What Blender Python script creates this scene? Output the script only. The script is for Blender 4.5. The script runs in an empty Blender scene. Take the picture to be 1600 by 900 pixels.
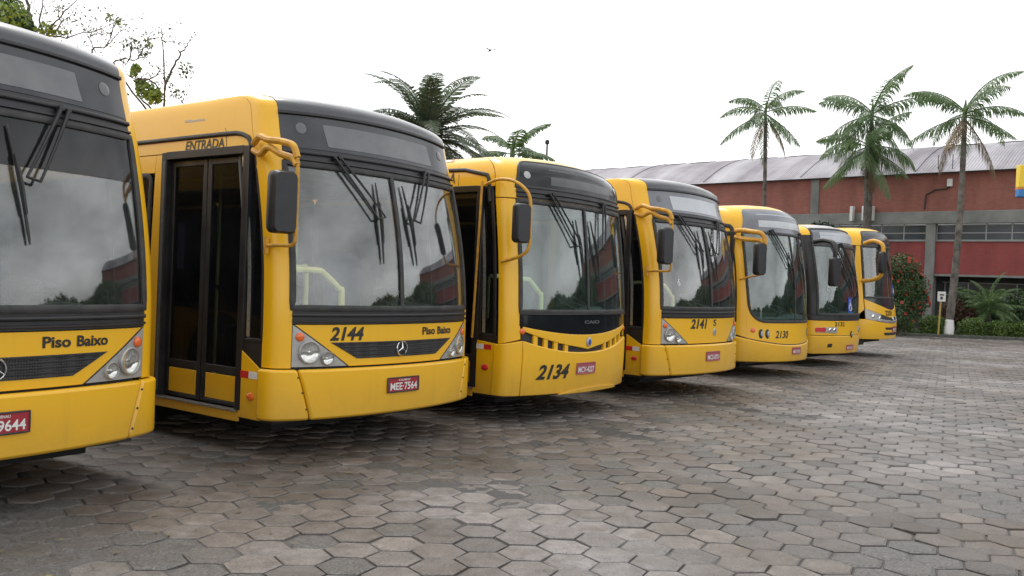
import bpy, bmesh, math, random
import numpy as np
from mathutils import Vector, Matrix

R = math.radians
random.seed(7); rng = np.random.default_rng(7)
scene = bpy.context.scene
col = scene.collection

# ------------------------------------------------------------------ camera, sky, sun, exposure
F_PX, CAM_H, ROLL, PITCH = 1400.0, 1.58, R(2.3), math.atan((438 - 450) / 1400.0)
cam_d = bpy.data.cameras.new('camera'); cam = bpy.data.objects.new('camera', cam_d); col.objects.link(cam)
cam_d.sensor_width = 36.0; cam_d.lens = 36.0 * F_PX / 1600.0
cam_d.clip_start = 0.05; cam_d.clip_end = 3000
_f = Vector((0, math.cos(PITCH), math.sin(PITCH))); _u = Vector((0, -math.sin(PITCH), math.cos(PITCH))); _r = Vector((1, 0, 0))
_r2 = _r * math.cos(ROLL) + _u * math.sin(ROLL); _u2 = _u * math.cos(ROLL) - _r * math.sin(ROLL)
cam.matrix_world = Matrix(((_r2.x, _u2.x, -_f.x, 0), (_r2.y, _u2.y, -_f.y, 0), (_r2.z, _u2.z, -_f.z, CAM_H), (0, 0, 0, 1)))
scene.camera = cam

def ray_at(px, py, Y):
    """world point seen at photograph pixel (1600x900) at distance Y"""
    d = _f + _r2 * ((px - 800) / F_PX) + _u2 * ((450 - py) / F_PX)
    return Vector((0, 0, CAM_H)) + d * (Y / d.y)

SUN_EL, SUN_AZ = R(58), R(-25)          # sun stands high, behind the row of buses (azimuth from +Y towards -X)
world = bpy.data.worlds.new('World'); scene.world = world; world.use_nodes = True
nt = world.node_tree; nt.nodes.clear()
n_out = nt.nodes.new('ShaderNodeOutputWorld'); n_bg = nt.nodes.new('ShaderNodeBackground')
sky = nt.nodes.new('ShaderNodeTexSky'); sky.sky_type = 'NISHITA'; sky.sun_disc = False
sky.sun_elevation = SUN_EL; sky.sun_rotation = SUN_AZ; sky.air_density = 1.0; sky.dust_density = 2.0; sky.ozone_density = 1.0
hs = nt.nodes.new('ShaderNodeHueSaturation'); hs.inputs['Saturation'].default_value = 0.10; hs.inputs['Value'].default_value = 5.6
tc = nt.nodes.new('ShaderNodeTexCoord'); mp = nt.nodes.new('ShaderNodeMapping'); mp.inputs['Scale'].default_value = (1.6, 1.6, 4.0)
cn = nt.nodes.new('ShaderNodeTexNoise'); cn.inputs['Scale'].default_value = 1.3; cn.inputs['Detail'].default_value = 5.0; cn.inputs['Roughness'].default_value = 0.55
cr = nt.nodes.new('ShaderNodeMapRange'); cr.inputs['From Min'].default_value = 0.3; cr.inputs['From Max'].default_value = 0.7
cr.inputs['To Min'].default_value = 0.55; cr.inputs['To Max'].default_value = 1.35
mx = nt.nodes.new('ShaderNodeVectorMath'); mx.operation = 'MULTIPLY'
nt.links.new(tc.outputs['Generated'], mp.inputs['Vector']); nt.links.new(mp.outputs[0], cn.inputs['Vector']); nt.links.new(cn.outputs['Fac'], cr.inputs['Value'])
gm = nt.nodes.new('ShaderNodeGamma'); gm.inputs['Gamma'].default_value = 0.35      # thick cloud evens the sky out
nt.links.new(sky.outputs[0], gm.inputs['Color']); nt.links.new(gm.outputs[0], hs.inputs['Color']); nt.links.new(hs.outputs[0], mx.inputs[0]); nt.links.new(cr.outputs[0], mx.inputs[1])
nt.links.new(mx.outputs[0], n_bg.inputs['Color']); n_bg.inputs['Strength'].default_value = 0.15
nt.links.new(n_bg.outputs[0], n_out.inputs['Surface'])

sun_d = bpy.data.lights.new('sun', 'SUN'); sun = bpy.data.objects.new('sun', sun_d); col.objects.link(sun)
sun_d.energy = 1.2; sun_d.angle = R(22); sun_d.color = (1.0, 0.97, 0.92)
_sd = Vector((math.sin(SUN_AZ) * math.cos(SUN_EL), math.cos(SUN_AZ) * math.cos(SUN_EL), math.sin(SUN_EL)))
sun.rotation_euler = (-_sd).to_track_quat('-Z', 'Y').to_euler()

vs = scene.view_settings
vs.view_transform = 'Standard'; vs.look = 'None'; vs.gamma = 1.0; vs.use_curve_mapping = False
vs.exposure = 0.2

# ------------------------------------------------------------------ materials
def new_mat(name):
    m = bpy.data.materials.new(name); m.use_nodes = True
    t = m.node_tree; t.nodes.clear()
    o = t.nodes.new('ShaderNodeOutputMaterial')
    return m, t, o

def N(t, kind, **kw):
    n = t.nodes.new(kind)
    for k, v in kw.items():
        if k in n.inputs: n.inputs[k].default_value = v
        else: setattr(n, k, v)
    return n

def principled(name, base, rough=0.5, metal=0.0, spec=0.5, coat=0.0, noise=None, bump=None, second=None, coords='Object', rough_var=0.0):
    """noise=(scale, detail); second = colour mixed in by the noise; bump=(scale, strength, distance)"""
    m, t, o = new_mat(name)
    p = N(t, 'ShaderNodeBsdfPrincipled')
    p.inputs['Base Color'].default_value = (*base, 1); p.inputs['Roughness'].default_value = rough
    p.inputs['Metallic'].default_value = metal; p.inputs['Specular IOR Level'].default_value = spec
    p.inputs['Coat Weight'].default_value = coat; p.inputs['Coat Roughness'].default_value = 0.08
    t.links.new(p.outputs[0], o.inputs['Surface'])
    tcn = N(t, 'ShaderNodeTexCoord')
    if noise:
        n = N(t, 'ShaderNodeTexNoise', Scale=noise[0], Detail=noise[1], Roughness=0.6)
        t.links.new(tcn.outputs[coords], n.inputs['Vector'])
        r = N(t, 'ShaderNodeMapRange'); r.inputs['From Min'].default_value = 0.35; r.inputs['From Max'].default_value = 0.68
        t.links.new(n.outputs['Fac'], r.inputs['Value'])
        mixn = N(t, 'ShaderNodeMix', data_type='RGBA')
        mixn.inputs[6].default_value = (*base, 1); mixn.inputs[7].default_value = (*(second or [c * .7 for c in base]), 1)
        t.links.new(r.outputs[0], mixn.inputs[0]); t.links.new(mixn.outputs[2], p.inputs['Base Color'])
        if rough_var:
            rr = N(t, 'ShaderNodeMapRange'); rr.inputs['To Min'].default_value = rough; rr.inputs['To Max'].default_value = rough + rough_var
            t.links.new(r.outputs[0], rr.inputs['Value']); t.links.new(rr.outputs[0], p.inputs['Roughness'])
    if bump:
        b = N(t, 'ShaderNodeTexNoise', Scale=bump[0], Detail=4.0)
        t.links.new(tcn.outputs[coords], b.inputs['Vector'])
        bn = N(t, 'ShaderNodeBump', Strength=bump[1], Distance=bump[2])
        t.links.new(b.outputs['Fac'], bn.inputs['Height']); t.links.new(bn.outputs[0], p.inputs['Normal'])
    return m

def paint_mat(name, base, dirt=(0.16, 0.11, 0.05)):
    """bus paint: even colour, soft dust mottling, road dirt splashed on the lowest 30 cm"""
    m, t, o = new_mat(name)
    p = N(t, 'ShaderNodeBsdfPrincipled'); t.links.new(p.outputs[0], o.inputs['Surface'])
    tcn = N(t, 'ShaderNodeTexCoord')
    n1 = N(t, 'ShaderNodeTexNoise', Scale=2.3, Detail=6.0, Roughness=0.65); t.links.new(tcn.outputs['Object'], n1.inputs['Vector'])
    mpn = N(t, 'ShaderNodeMapping'); mpn.inputs['Scale'].default_value = (9, 9, 1.2); t.links.new(tcn.outputs['Object'], mpn.inputs['Vector'])
    n2 = N(t, 'ShaderNodeTexNoise', Scale=2.0, Detail=5.0, Roughness=0.6); t.links.new(mpn.outputs[0], n2.inputs['Vector'])
    sp = N(t, 'ShaderNodeSeparateXYZ'); t.links.new(tcn.outputs['Object'], sp.inputs[0])
    low = N(t, 'ShaderNodeMapRange'); low.inputs['From Min'].default_value = 0.72; low.inputs['From Max'].default_value = 0.25
    low.inputs['To Min'].default_value = 0.0; low.inputs['To Max'].default_value = 0.75
    t.links.new(sp.outputs['Z'], low.inputs['Value'])
    mul = N(t, 'ShaderNodeMath', operation='MULTIPLY'); t.links.new(low.outputs[0], mul.inputs[0]); t.links.new(n1.outputs['Fac'], mul.inputs[1])
    streak = N(t, 'ShaderNodeMapRange'); streak.inputs['From Min'].default_value = 0.55; streak.inputs['From Max'].default_value = 0.8
    streak.inputs['To Max'].default_value = 0.10; t.links.new(n2.outputs['Fac'], streak.inputs['Value'])
    add = N(t, 'ShaderNodeMath', operation='ADD', use_clamp=True); t.links.new(mul.outputs[0], add.inputs[0]); t.links.new(streak.outputs[0], add.inputs[1])
    mixn = N(t, 'ShaderNodeMix', data_type='RGBA'); mixn.inputs[6].default_value = (*base, 1); mixn.inputs[7].default_value = (*dirt, 1)
    t.links.new(add.outputs[0], mixn.inputs[0]); t.links.new(mixn.outputs[2], p.inputs['Base Color'])
    rr = N(t, 'ShaderNodeMapRange'); rr.inputs['To Min'].default_value = 0.28; rr.inputs['To Max'].default_value = 0.5
    t.links.new(n1.outputs['Fac'], rr.inputs['Value']); t.links.new(rr.outputs[0], p.inputs['Roughness'])
    p.inputs['Coat Weight'].default_value = 0.35; p.inputs['Coat Roughness'].default_value = 0.12
    bn = N(t, 'ShaderNodeBump', Strength=0.06, Distance=0.02); t.links.new(n1.outputs['Fac'], bn.inputs['Height']); t.links.new(bn.outputs[0], p.inputs['Normal'])
    return m

def glass_mat(name, tint, haze=0.05, ior=1.55, haze_col=(0.45, 0.47, 0.47)):
    m, t, o = new_mat(name)
    tr = N(t, 'ShaderNodeBsdfTransparent'); tr.inputs['Color'].default_value = (*tint, 1)
    gl = N(t, 'ShaderNodeBsdfGlossy', Roughness=0.03); gl.inputs['Color'].default_value = (1, 1, 1, 1)
    df = N(t, 'ShaderNodeBsdfDiffuse'); df.inputs['Color'].default_value = (*haze_col, 1)
    tcn = N(t, 'ShaderNodeTexCoord')
    n = N(t, 'ShaderNodeTexNoise', Scale=3.0, Detail=5.0, Roughness=0.7); t.links.new(tcn.outputs['Object'], n.inputs['Vector'])
    hz = N(t, 'ShaderNodeMapRange'); hz.inputs['From Min'].default_value = 0.3; hz.inputs['From Max'].default_value = 0.75
    hz.inputs['To Min'].default_value = haze * .4; hz.inputs['To Max'].default_value = haze * 1.6; t.links.new(n.outputs['Fac'], hz.inputs['Value'])
    fr = N(t, 'ShaderNodeFresnel', IOR=ior)
    gb = N(t, 'ShaderNodeNewGeometry'); im = N(t, 'ShaderNodeMapRange'); im.inputs['To Min'].default_value = ior; im.inputs['To Max'].default_value = 1 / ior   # same reflectance from both sides of the thin pane
    t.links.new(gb.outputs['Backfacing'], im.inputs['Value']); t.links.new(im.outputs[0], fr.inputs['IOR'])
    wav = N(t, 'ShaderNodeTexNoise', Scale=1.1, Detail=1.0); t.links.new(tcn.outputs['Object'], wav.inputs['Vector'])
    bn = N(t, 'ShaderNodeBump', Strength=0.10, Distance=0.05); t.links.new(wav.outputs['Fac'], bn.inputs['Height'])
    t.links.new(bn.outputs[0], gl.inputs['Normal']); t.links.new(bn.outputs[0], fr.inputs['Normal'])
    m1 = N(t, 'ShaderNodeMixShader'); m2 = N(t, 'ShaderNodeMixShader')
    t.links.new(hz.outputs[0], m1.inputs[0]); t.links.new(tr.outputs[0], m1.inputs[1]); t.links.new(df.outputs[0], m1.inputs[2])
    t.links.new(fr.outputs[0], m2.inputs[0]); t.links.new(m1.outputs[0], m2.inputs[1]); t.links.new(gl.outputs[0], m2.inputs[2])
    t.links.new(m2.outputs[0], o.inputs['Surface'])
    return m

M = {}
M['yellow'] = paint_mat('bus_yellow_paint', (0.80, 0.438, 0.006))
M['yellow_arm'] = principled('mirror_arm_yellow', (0.66, 0.34, 0.02), 0.45, noise=(14, 4), second=(0.42, 0.21, 0.03))
M['black'] = principled('black_trim', (0.010, 0.010, 0.012), 0.36, noise=(6, 4), second=(0.022, 0.022, 0.024), rough_var=.2)
M['mirror'] = principled('black_mirror_shell', (0.011, 0.012, 0.016), 0.42, noise=(8, 4), second=(0.018, 0.019, 0.022))
M['rubber'] = principled('black_rubber', (0.02, 0.02, 0.021), 0.6, noise=(9, 4), second=(0.045, 0.044, 0.042))
M['cap'] = principled('charcoal_gloss_paint', (0.035, 0.037, 0.045), 0.22, coat=.4, noise=(3, 5), second=(0.055, 0.056, 0.062), rough_var=.15)
M['dest'] = principled('smoked_panel_glass', (0.022, 0.024, 0.03), 0.12, noise=(4, 4), second=(0.04, 0.042, 0.047), rough_var=.12, spec=.6)
M['dest_black'] = principled('black_panel_glass', (0.012, 0.013, 0.016), 0.08, spec=.3)
M['destgrey'] = principled('grey_tinted_panel_glass', (0.13, 0.14, 0.17), 0.12, noise=(4, 4), second=(0.17, 0.18, 0.20), rough_var=.12, spec=.6)
M['display'] = principled('destination_blind', (0.12, 0.125, 0.135), 0.3, noise=(5, 5), second=(0.16, 0.165, 0.17))
M['display_light'] = principled('pale_destination_blind', (0.42, 0.45, 0.48), 0.3, noise=(5, 5), second=(0.5, 0.52, 0.55))
M['clearance'] = principled('dull_lamp_disc', (0.11, 0.115, 0.12), 0.25, spec=.6)
M['display_dark'] = principled('dark_destination_blind', (0.05, 0.052, 0.055), 0.25, noise=(5, 5), second=(0.075, 0.076, 0.078))
M['glass'] = glass_mat('windscreen_glass', (0.90, 0.93, 0.92), 0.028, 1.78)
M['glass_green'] = glass_mat('green_windscreen_glass', (0.82, 0.91, 0.89), 0.032, 1.78, (0.36, 0.46, 0.45))
M['glass_side'] = glass_mat('tinted_side_glass', (0.34, 0.36, 0.39), 0.012, 1.16)
M['silver'] = principled('silver_lamp_housing', (0.42, 0.42, 0.41), 0.35, metal=.35, noise=(20, 3), second=(0.34, 0.34, 0.33))
M['chrome'] = principled('chrome', (0.75, 0.76, 0.76), 0.12, metal=1.0)
M['alu'] = principled('aluminium_strip', (0.55, 0.55, 0.54), 0.4, metal=.8, noise=(30, 4), second=(0.35, 0.35, 0.34))
M['alu_dull'] = principled('dull_grey_strip', (0.10, 0.10, 0.105), 0.5, noise=(20, 3), second=(0.06, 0.06, 0.062))
M['orange'] = principled('orange_lens', (0.72, 0.13, 0.02), 0.2, coat=.5)
M['red'] = principled('red_lens', (0.55, 0.02, 0.025), 0.25, coat=.4)
M['plate'] = principled('red_number_plate', (0.36, 0.018, 0.03), 0.4, noise=(40, 3), second=(0.28, 0.02, 0.03))
M['plate_faded'] = principled('faded_number_plate', (0.40, 0.09, 0.11), 0.5, noise=(40, 3), second=(0.30, 0.07, 0.09))
M['white'] = principled('white_paint', (0.74, 0.74, 0.72), 0.45, noise=(12, 4), second=(0.6, 0.6, 0.58))
M['ink'] = principled('dark_lettering', (0.016, 0.015, 0.014), 0.5)
M['brown_ink'] = principled('faded_dark_lettering', (0.05, 0.04, 0.025), 0.55)
M['blue'] = principled('blue_sticker', (0.015, 0.06, 0.36), 0.4)
M['lens'] = glass_mat('lamp_lens_glass', (0.9, 0.9, 0.88), 0.05, 1.5)
M['floor_in'] = principled('dark_bus_floor', (0.05, 0.05, 0.05), 0.7, noise=(10, 3))
M['lining'] = principled('grey_bus_lining', (0.26, 0.26, 0.25), 0.6, noise=(3, 3), second=(0.20, 0.20, 0.19))
M['lining_white'] = principled('pale_bus_ceiling', (0.42, 0.42, 0.4), 0.6, noise=(3, 3))
M['dash'] = principled('dark_dashboard', (0.035, 0.036, 0.036), 0.55, noise=(8, 3), second=(0.05, 0.05, 0.05))
M['dash_grey'] = principled('grey_green_dashboard', (0.16, 0.21, 0.20), 0.5, noise=(5, 3), second=(0.12, 0.15, 0.15))
M['rail'] = principled('pale_yellow_handrail', (0.85, 0.80, 0.30), 0.35)
M['seat'] = principled('dark_blue_seat_cloth', (0.035, 0.045, 0.10), 0.8, noise=(30, 4))
M['tyre'] = principled('tyre_rubber', (0.018, 0.018, 0.018), 0.8, noise=(12, 4), second=(0.05, 0.045, 0.04))
M['under'] = principled('dark_underbody', (0.012, 0.012, 0.012), 0.8)

# perforated grille: fine honeycomb print on a real recessed panel
def grille_mat():
    m, t, o = new_mat('black_perforated_grille')
    p = N(t, 'ShaderNodeBsdfPrincipled', Roughness=0.5); t.links.new(p.outputs[0], o.inputs['Surface'])
    tcn = N(t, 'ShaderNodeTexCoord'); v = N(t, 'ShaderNodeTexVoronoi', Scale=55.0, Randomness=0.15); t.links.new(tcn.outputs['Object'], v.inputs['Vector'])
    r = N(t, 'ShaderNodeMapRange'); r.inputs['From Min'].default_value = 0.25; r.inputs['From Max'].default_value = 0.5
    t.links.new(v.outputs['Distance'], r.inputs['Value'])
    mixn = N(t, 'ShaderNodeMix', data_type='RGBA'); mixn.inputs[6].default_value = (.006, .006, .006, 1); mixn.inputs[7].default_value = (.035, .035, .036, 1)
    t.links.new(r.outputs[0], mixn.inputs[0]); t.links.new(mixn.outputs[2], p.inputs['Base Color'])
    bn = N(t, 'ShaderNodeBump', Strength=0.6, Distance=0.008); t.links.new(r.outputs[0], bn.inputs['Height']); t.links.new(bn.outputs[0], p.inputs['Normal'])
    return m
M['grille'] = grille_mat()

# ------------------------------------------------------------------ mesh helpers
def tag(o, label=None, cat=None, group=None, kind=None):
    if label: o['label'] = label
    if cat: o['category'] = cat
    if group: o['group'] = group
    if kind: o['kind'] = kind
    return o

def empty(name, loc, rz=0.0):
    o = bpy.data.objects.new(name, None); o.empty_display_size = .3; col.objects.link(o)
    o.location = loc; o.rotation_euler = (0, 0, rz)
    return o

def link(name, me, mat, parent=None, smooth=True, sharp=38):
    if mat is not None: me.materials.append(M[mat] if isinstance(mat, str) else mat)
    if smooth and len(me.polygons):
        me.polygons.foreach_set('use_smooth', np.ones(len(me.polygons), bool))
        me.set_sharp_from_angle(angle=R(sharp))
    o = bpy.data.objects.new(name, me); col.objects.link(o)
    if parent is not None: o.parent = parent
    return o

def mesh_from(name, V, F):
    me = bpy.data.meshes.new(name)
    me.from_pydata([tuple(map(float, v)) for v in V], [], [tuple(int(i) for i in f) for f in F])
    me.validate(); me.update()
    return me

class MB:
    """collects simple solids into one mesh"""
    def __init__(s): s.V = []; s.F = []
    def add(s, V, F):
        b = len(s.V); s.V += [tuple(v) for v in V]; s.F += [tuple(i + b for i in f) for f in F]; return s
    def box(s, x0, x1, y0, y1, z0, z1):
        V = [(x, y, z) for z in (z0, z1) for y in (y0, y1) for x in (x0, x1)]
        return s.add(V, [(0, 2, 3, 1), (4, 5, 7, 6), (0, 1, 5, 4), (2, 6, 7, 3), (0, 4, 6, 2), (1, 3, 7, 5)])
    def rbox(s, c, half, axes=None, r=.02, n=3):
        """box with rounded vertical outline in its local xz plane (thickness along y)"""
        hx, hy, hz = half; r = min(r, hx * .99, hz * .99); pts = []
        for cx, cz, a0 in ((hx - r, hz - r, 0), (-hx + r, hz - r, 90), (-hx + r, -hz + r, 180), (hx - r, -hz + r, 270)):
            for k in range(n + 1):
                a = R(a0 + 90 * k / n); pts.append((cx + r * math.cos(a), cz + r * math.sin(a)))
        m = len(pts); V = []
        for y, sc in ((-hy, .86), (-hy * .5, 1.0), (hy * .6, 1.0), (hy, .9)):
            V += [(p[0] * sc, y, p[1] * (1 - (1 - sc) * hx / hz)) for p in pts]
        F = []
        for k in range(3):
            for i in range(m):
                j = (i + 1) % m; F.append((k * m + i, k * m + j, (k + 1) * m + j, (k + 1) * m + i))
        F.append(tuple(range(m))[::1]); F.append(tuple(range(3 * m, 4 * m))[::-1])
        ax = axes if axes is not None else Matrix.Identity(3)
        V = [tuple(ax @ Vector(v) + Vector(c)) for v in V]
        return s.add(V, F)
    def tube(s, pts, r, n=8, closed=False):
        pts = [Vector(p) for p in pts]; m = len(pts); V = []; F = []
        rad = r if hasattr(r, '__len__') else [r] * m
        up = None
        for i, p in enumerate(pts):
            a = pts[(i - 1) % m] if (closed or i > 0) else p; b = pts[(i + 1) % m] if (closed or i < m - 1) else p
            t = (b - a).normalized()
            if up is None: up = t.orthogonal().normalized()
            up = (up - t * up.dot(t))
            up = up.normalized() if up.length > 1e-6 else t.orthogonal().normalized()
            w = t.cross(up)
            V += [tuple(p + (up * math.cos(2 * math.pi * k / n) + w * math.sin(2 * math.pi * k / n)) * rad[i]) for k in range(n)]
        for i in range(m if closed else m - 1):
            i2 = (i + 1) % m
            for k in range(n):
                k2 = (k + 1) % n; F.append((i * n + k, i * n + k2, i2 * n + k2, i2 * n + k))
        if not closed: F.append(tuple(range(n))[::-1]); F.append(tuple(range((m - 1) * n, m * n)))
        return s.add(V, F)
    def lathe(s, prof, c, axis, n=20):
        """prof: list of (radius, height along axis)"""
        ax = Vector(axis).normalized(); u = ax.orthogonal().normalized(); w = ax.cross(u); c = Vector(c); V = []; F = []
        for r, h in prof:
            V += [tuple(c + ax * h + (u * math.cos(2 * math.pi * k / n) + w * math.sin(2 * math.pi * k / n)) * max(r, 1e-4)) for k in range(n)]
        for i in range(len(prof) - 1):
            for k in range(n):
                k2 = (k + 1) % n; F.append((i * n + k, i * n + k2, (i + 1) * n + k2, (i + 1) * n + k))
        return s.add(V, F)
    def build(s, name, mat, parent=None, smooth=True, bevel=0, sharp=38):
        o = link(name, mesh_from(name, s.V, s.F), mat, parent, smooth, sharp)
        if bevel:
            b = o.modifiers.new('bevel', 'BEVEL'); b.width = bevel; b.segments = 2; b.limit_method = 'ANGLE'; b.angle_limit = R(40)
        return o

def smooth_path(pts, k=6):
    """Catmull-Rom through the points"""
    P = [np.array(p, float) for p in pts]; P = [2 * P[0] - P[1]] + P + [2 * P[-1] - P[-2]]; out = []
    for i in range(1, len(P) - 2):
        a, b, c, d = P[i - 1], P[i], P[i + 1], P[i + 2]
        for j in range(k):
            t = j / k
            out.append(.5 * ((2 * b) + (-a + c) * t + (2 * a - 5 * b + 4 * c - d) * t * t + (-a + 3 * b - 3 * c + d) * t ** 3))
    out.append(P[-2]); return [tuple(p) for p in out]

def text_mesh(body, bold=0.02, shear=0.0):
    cu = bpy.data.curves.new('lettering', 'FONT'); cu.body = body; cu.size = 1.0; cu.shear = shear; cu.offset = bold; cu.resolution_u = 3
    ob = bpy.data.objects.new('lettering_tmp', cu); col.objects.link(ob)
    dg = bpy.context.evaluated_depsgraph_get()
    me = bpy.data.meshes.new_from_object(ob.evaluated_get(dg))
    V = np.array([v.co[:2] for v in me.vertices]); F = [tuple(p.vertices) for p in me.polygons]
    bpy.data.objects.remove(ob); bpy.data.curves.remove(cu); bpy.data.meshes.remove(me)
    V -= V.min(0); V /= V.max(0)
    return V, F

# ------------------------------------------------------------------ bus shell: a curved surface S(s, v) that every panel follows
class Bus:
    """front faces local -Y, door side is local -X.  s = metres along the plan outline from the front centre (+ towards local +X,
    continuing down the sides), v = height (bends over into the roof above v1)"""
    def __init__(b, loc, yaw, label, W=1.27, bow=.20, r=.18, m=5.0, lean=((0, 0), (1.2, 0), (1.5, .015), (1.8, .05), (2.15, .12), (2.5, .21), (2.8, .30), (3.03, .37)),
                 width=((0, 0), (1.3, 0), (2.5, -.03), (2.95, -.06)), crown=((0, 0), (2.5, 0), (2.9, .03), (3.2, .05)),
                 v1=3.03, v2=3.17, zr=.14, inset=.05, insetf=.34, L=10.8):
        b.W, b.v1, b.v2, b.zr, b.inset, b.insetf, b.L = W, v1, v2, zr, inset, insetf, L
        lv_ = np.linspace(0, 3.4, 60); lr = np.interp(lv_, *np.array(lean).T); k_ = np.ones(9) / 9; ls_ = np.convolve(np.pad(lr, 4, mode='edge'), k_, 'valid')
        b.kl, b.kw, b.kc = np.stack([lv_, ls_], 1), np.array(width), np.array(crown)
        u = np.linspace(0, 1, 600); a = 1 - (1 - u) ** 3; c = np.clip(1 - a ** m, 0, 1) ** (1 / m)
        x, y = W * a, bow * a * a + r * (1 - c)
        b.ts = np.concatenate([[0], np.cumsum(np.hypot(np.diff(x), np.diff(y)))]); b.ta, b.ty = a, y
        b.Lf, b.yc = b.ts[-1], y[-1]
        b.root = empty('city_bus', (loc[0], loc[1], 0), R(yaw))
        tag(b.root, label, 'bus', 'yellow city buses parked side by side')
    def X(b, x): return float(np.sign(x) * np.interp(abs(x) / b.W, b.ta, b.ts))
    def D(b, y, side=-1): return side * (b.Lf + y - b.yc)
    def _p(b, s, v):
        s = np.asarray(s, float); v = np.asarray(v, float); q = np.abs(s)
        a = np.where(q <= b.Lf, np.interp(q, b.ts, b.ta), 1.0); y = np.where(q <= b.Lf, np.interp(q, b.ts, b.ty), b.yc + q - b.Lf)
        t = np.clip((v - b.v1) / (b.v2 - b.v1), 0, 1.2) * np.pi / 2
        z = np.where(v > b.v1, b.v1 + b.zr * np.sin(t), v) - np.interp(v, b.kc[:, 0], b.kc[:, 1]) * a * a
        w = b.W + np.interp(v, b.kw[:, 0], b.kw[:, 1]) - b.inset * (1 - np.cos(t))
        fade = np.clip(1 - (q - b.Lf) / 1.5, 0, 1)
        y = y + (np.interp(v, b.kl[:, 0], b.kl[:, 1]) + b.insetf * (1 - np.cos(t))) * fade
        return np.stack([np.sign(s) * w * a, y, z], -1)
    def nrm(b, s, v):
        e = 2e-3; s = np.asarray(s, float); v = np.asarray(v, float)
        n = np.cross(b._p(s + e, v) - b._p(s - e, v), b._p(s, v + e) - b._p(s, v - e))
        return n / np.maximum(np.linalg.norm(n, axis=-1, keepdims=True), 1e-9)
    def P(b, s, v, off=0.0): return b._p(s, v) + b.nrm(s, v) * off
    def grid(b, name, S, Vv, mat, off, th, parent, bevel):
        nr, nc = S.shape; nm = b.nrm(S, Vv); p = b._p(S, Vv); o = (p + nm * off).reshape(-1, 3); i_ = (p + nm * (off - th)).reshape(-1, 3)
        n = nr * nc; F = []
        for r_ in range(nr - 1):
            for c in range(nc - 1):
                k = r_ * nc + c; F.append((k, k + 1, k + nc + 1, k + nc)); F.append((n + k, n + k + nc, n + k + nc + 1, n + k + 1))
        for c in range(nc - 1):
            k = c; F.append((k, n + k, n + k + 1, k + 1)); k = (nr - 1) * nc + c; F.append((k, k + 1, n + k + 1, n + k))
        for r_ in range(nr - 1):
            k = r_ * nc; F.append((k, k + nc, n + k + nc, n + k)); k = r_ * nc + nc - 1; F.append((k, n + k, n + k + nc, k + nc))
        me = mesh_from(name, np.concatenate([o, i_]), F)
        ob = link(name, me, mat, parent or b.root)
        if bevel:
            md = ob.modifiers.new('bevel', 'BEVEL'); md.width = bevel; md.segments = 2; md.limit_method = 'ANGLE'; md.angle_limit = R(50)
        return ob
    def patch(b, name, curves, mat, off=0.0, th=.02, parent=None, bevel=0.0, ds=.09, dv=.12):
        """panel ruled between curves (each a list of (s, v) from the viewer's left to right, equal counts)"""
        C = [np.array(c, float) for c in curves]; k = len(C[0]); cols = []
        for i in range(k - 1):
            d = max(np.abs(c[i + 1, 0] - c[i, 0]) for c in C); mid = abs(C[0][i, 0] + C[0][i + 1, 0]) / 2
            step = ds if mid < b.Lf + .3 else .8
            if b.Lf - .45 < mid < b.Lf + .1: step = min(step, .045)
            n = max(1, int(math.ceil(d / step))); cols += [(i, j / n) for j in range(n)]
        cols.append((k - 2, 1.0))
        rows = [np.array([c[i] * (1 - f) + c[i + 1] * f for i, f in cols]) for c in C]; out = []
        for a, c in zip(rows[:-1], rows[1:]):
            n = max(1, int(math.ceil(np.abs(c[:, 1] - a[:, 1]).max() / dv)))
            out += [a * (1 - j / n) + c * (j / n) for j in range(n)]
        out.append(rows[-1]); G = np.stack(out)
        return b.grid(name, G[..., 0], G[..., 1], mat, off, th, parent, bevel)
    def fill(b, name, outline, mat, off=0.0, th=.01, parent=None, dv=.1, nc=16, bevel=0.0):
        """panel from a convex closed outline of (s, v)"""
        o = np.array(outline, float); vs_ = sorted(set(np.round(o[:, 1], 5))); lv = []
        for a, c in zip(vs_[:-1], vs_[1:]):
            n = max(1, int(math.ceil((c - a) / dv))); lv += [a + (c - a) * j / n for j in range(n)]
        lv.append(vs_[-1]); rows = []
        for v in lv:
            hit = []
            for i in range(len(o)):
                p, q = o[i], o[(i + 1) % len(o)]
                if abs(p[1] - q[1]) < 1e-7:
                    if abs(p[1] - v) < 2e-5: hit += [p[0], q[0]]
                elif min(p[1], q[1]) - 1.2e-5 <= v <= max(p[1], q[1]) + 1.2e-5: hit.append(p[0] + (q[0] - p[0]) * min(1.0, max(0.0, (v - p[1]) / (q[1] - p[1]))))
            rows.append((min(hit), max(hit)))
        S = np.array([np.linspace(l, r_, nc) for l, r_ in rows]); Vv = np.repeat(np.array(lv)[:, None], nc, 1)
        return b.grid(name, S, Vv, mat, off, th, parent, bevel)
    def trim(b, name, pts, w, h, mat, closed=False, off=0.0, parent=None, res=.07):
        """moulding or gasket of width w and height h run along (s, v) points"""
        P0 = np.array(pts, float); q = []; m = len(P0)
        for i in range(m if closed else m - 1):
            a, c = P0[i], P0[(i + 1) % m]; mid = abs(a[0] + c[0]) / 2
            n = max(1, int(math.ceil(np.hypot(*(c - a)) / (res if mid < b.Lf + .2 else .6)))); q += [a + (c - a) * j / n for j in range(n)]
        if not closed: q.append(P0[-1])
        q = np.array(q); p = b._p(q[:, 0], q[:, 1]); nm = b.nrm(q[:, 0], q[:, 1]); n = len(q)
        t = np.roll(p, -1, 0) - np.roll(p, 1, 0)
        if not closed: t[0] = p[1] - p[0]; t[-1] = p[-1] - p[-2]
        t /= np.maximum(np.linalg.norm(t, axis=1, keepdims=True), 1e-9); sd = np.cross(nm, t)
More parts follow.
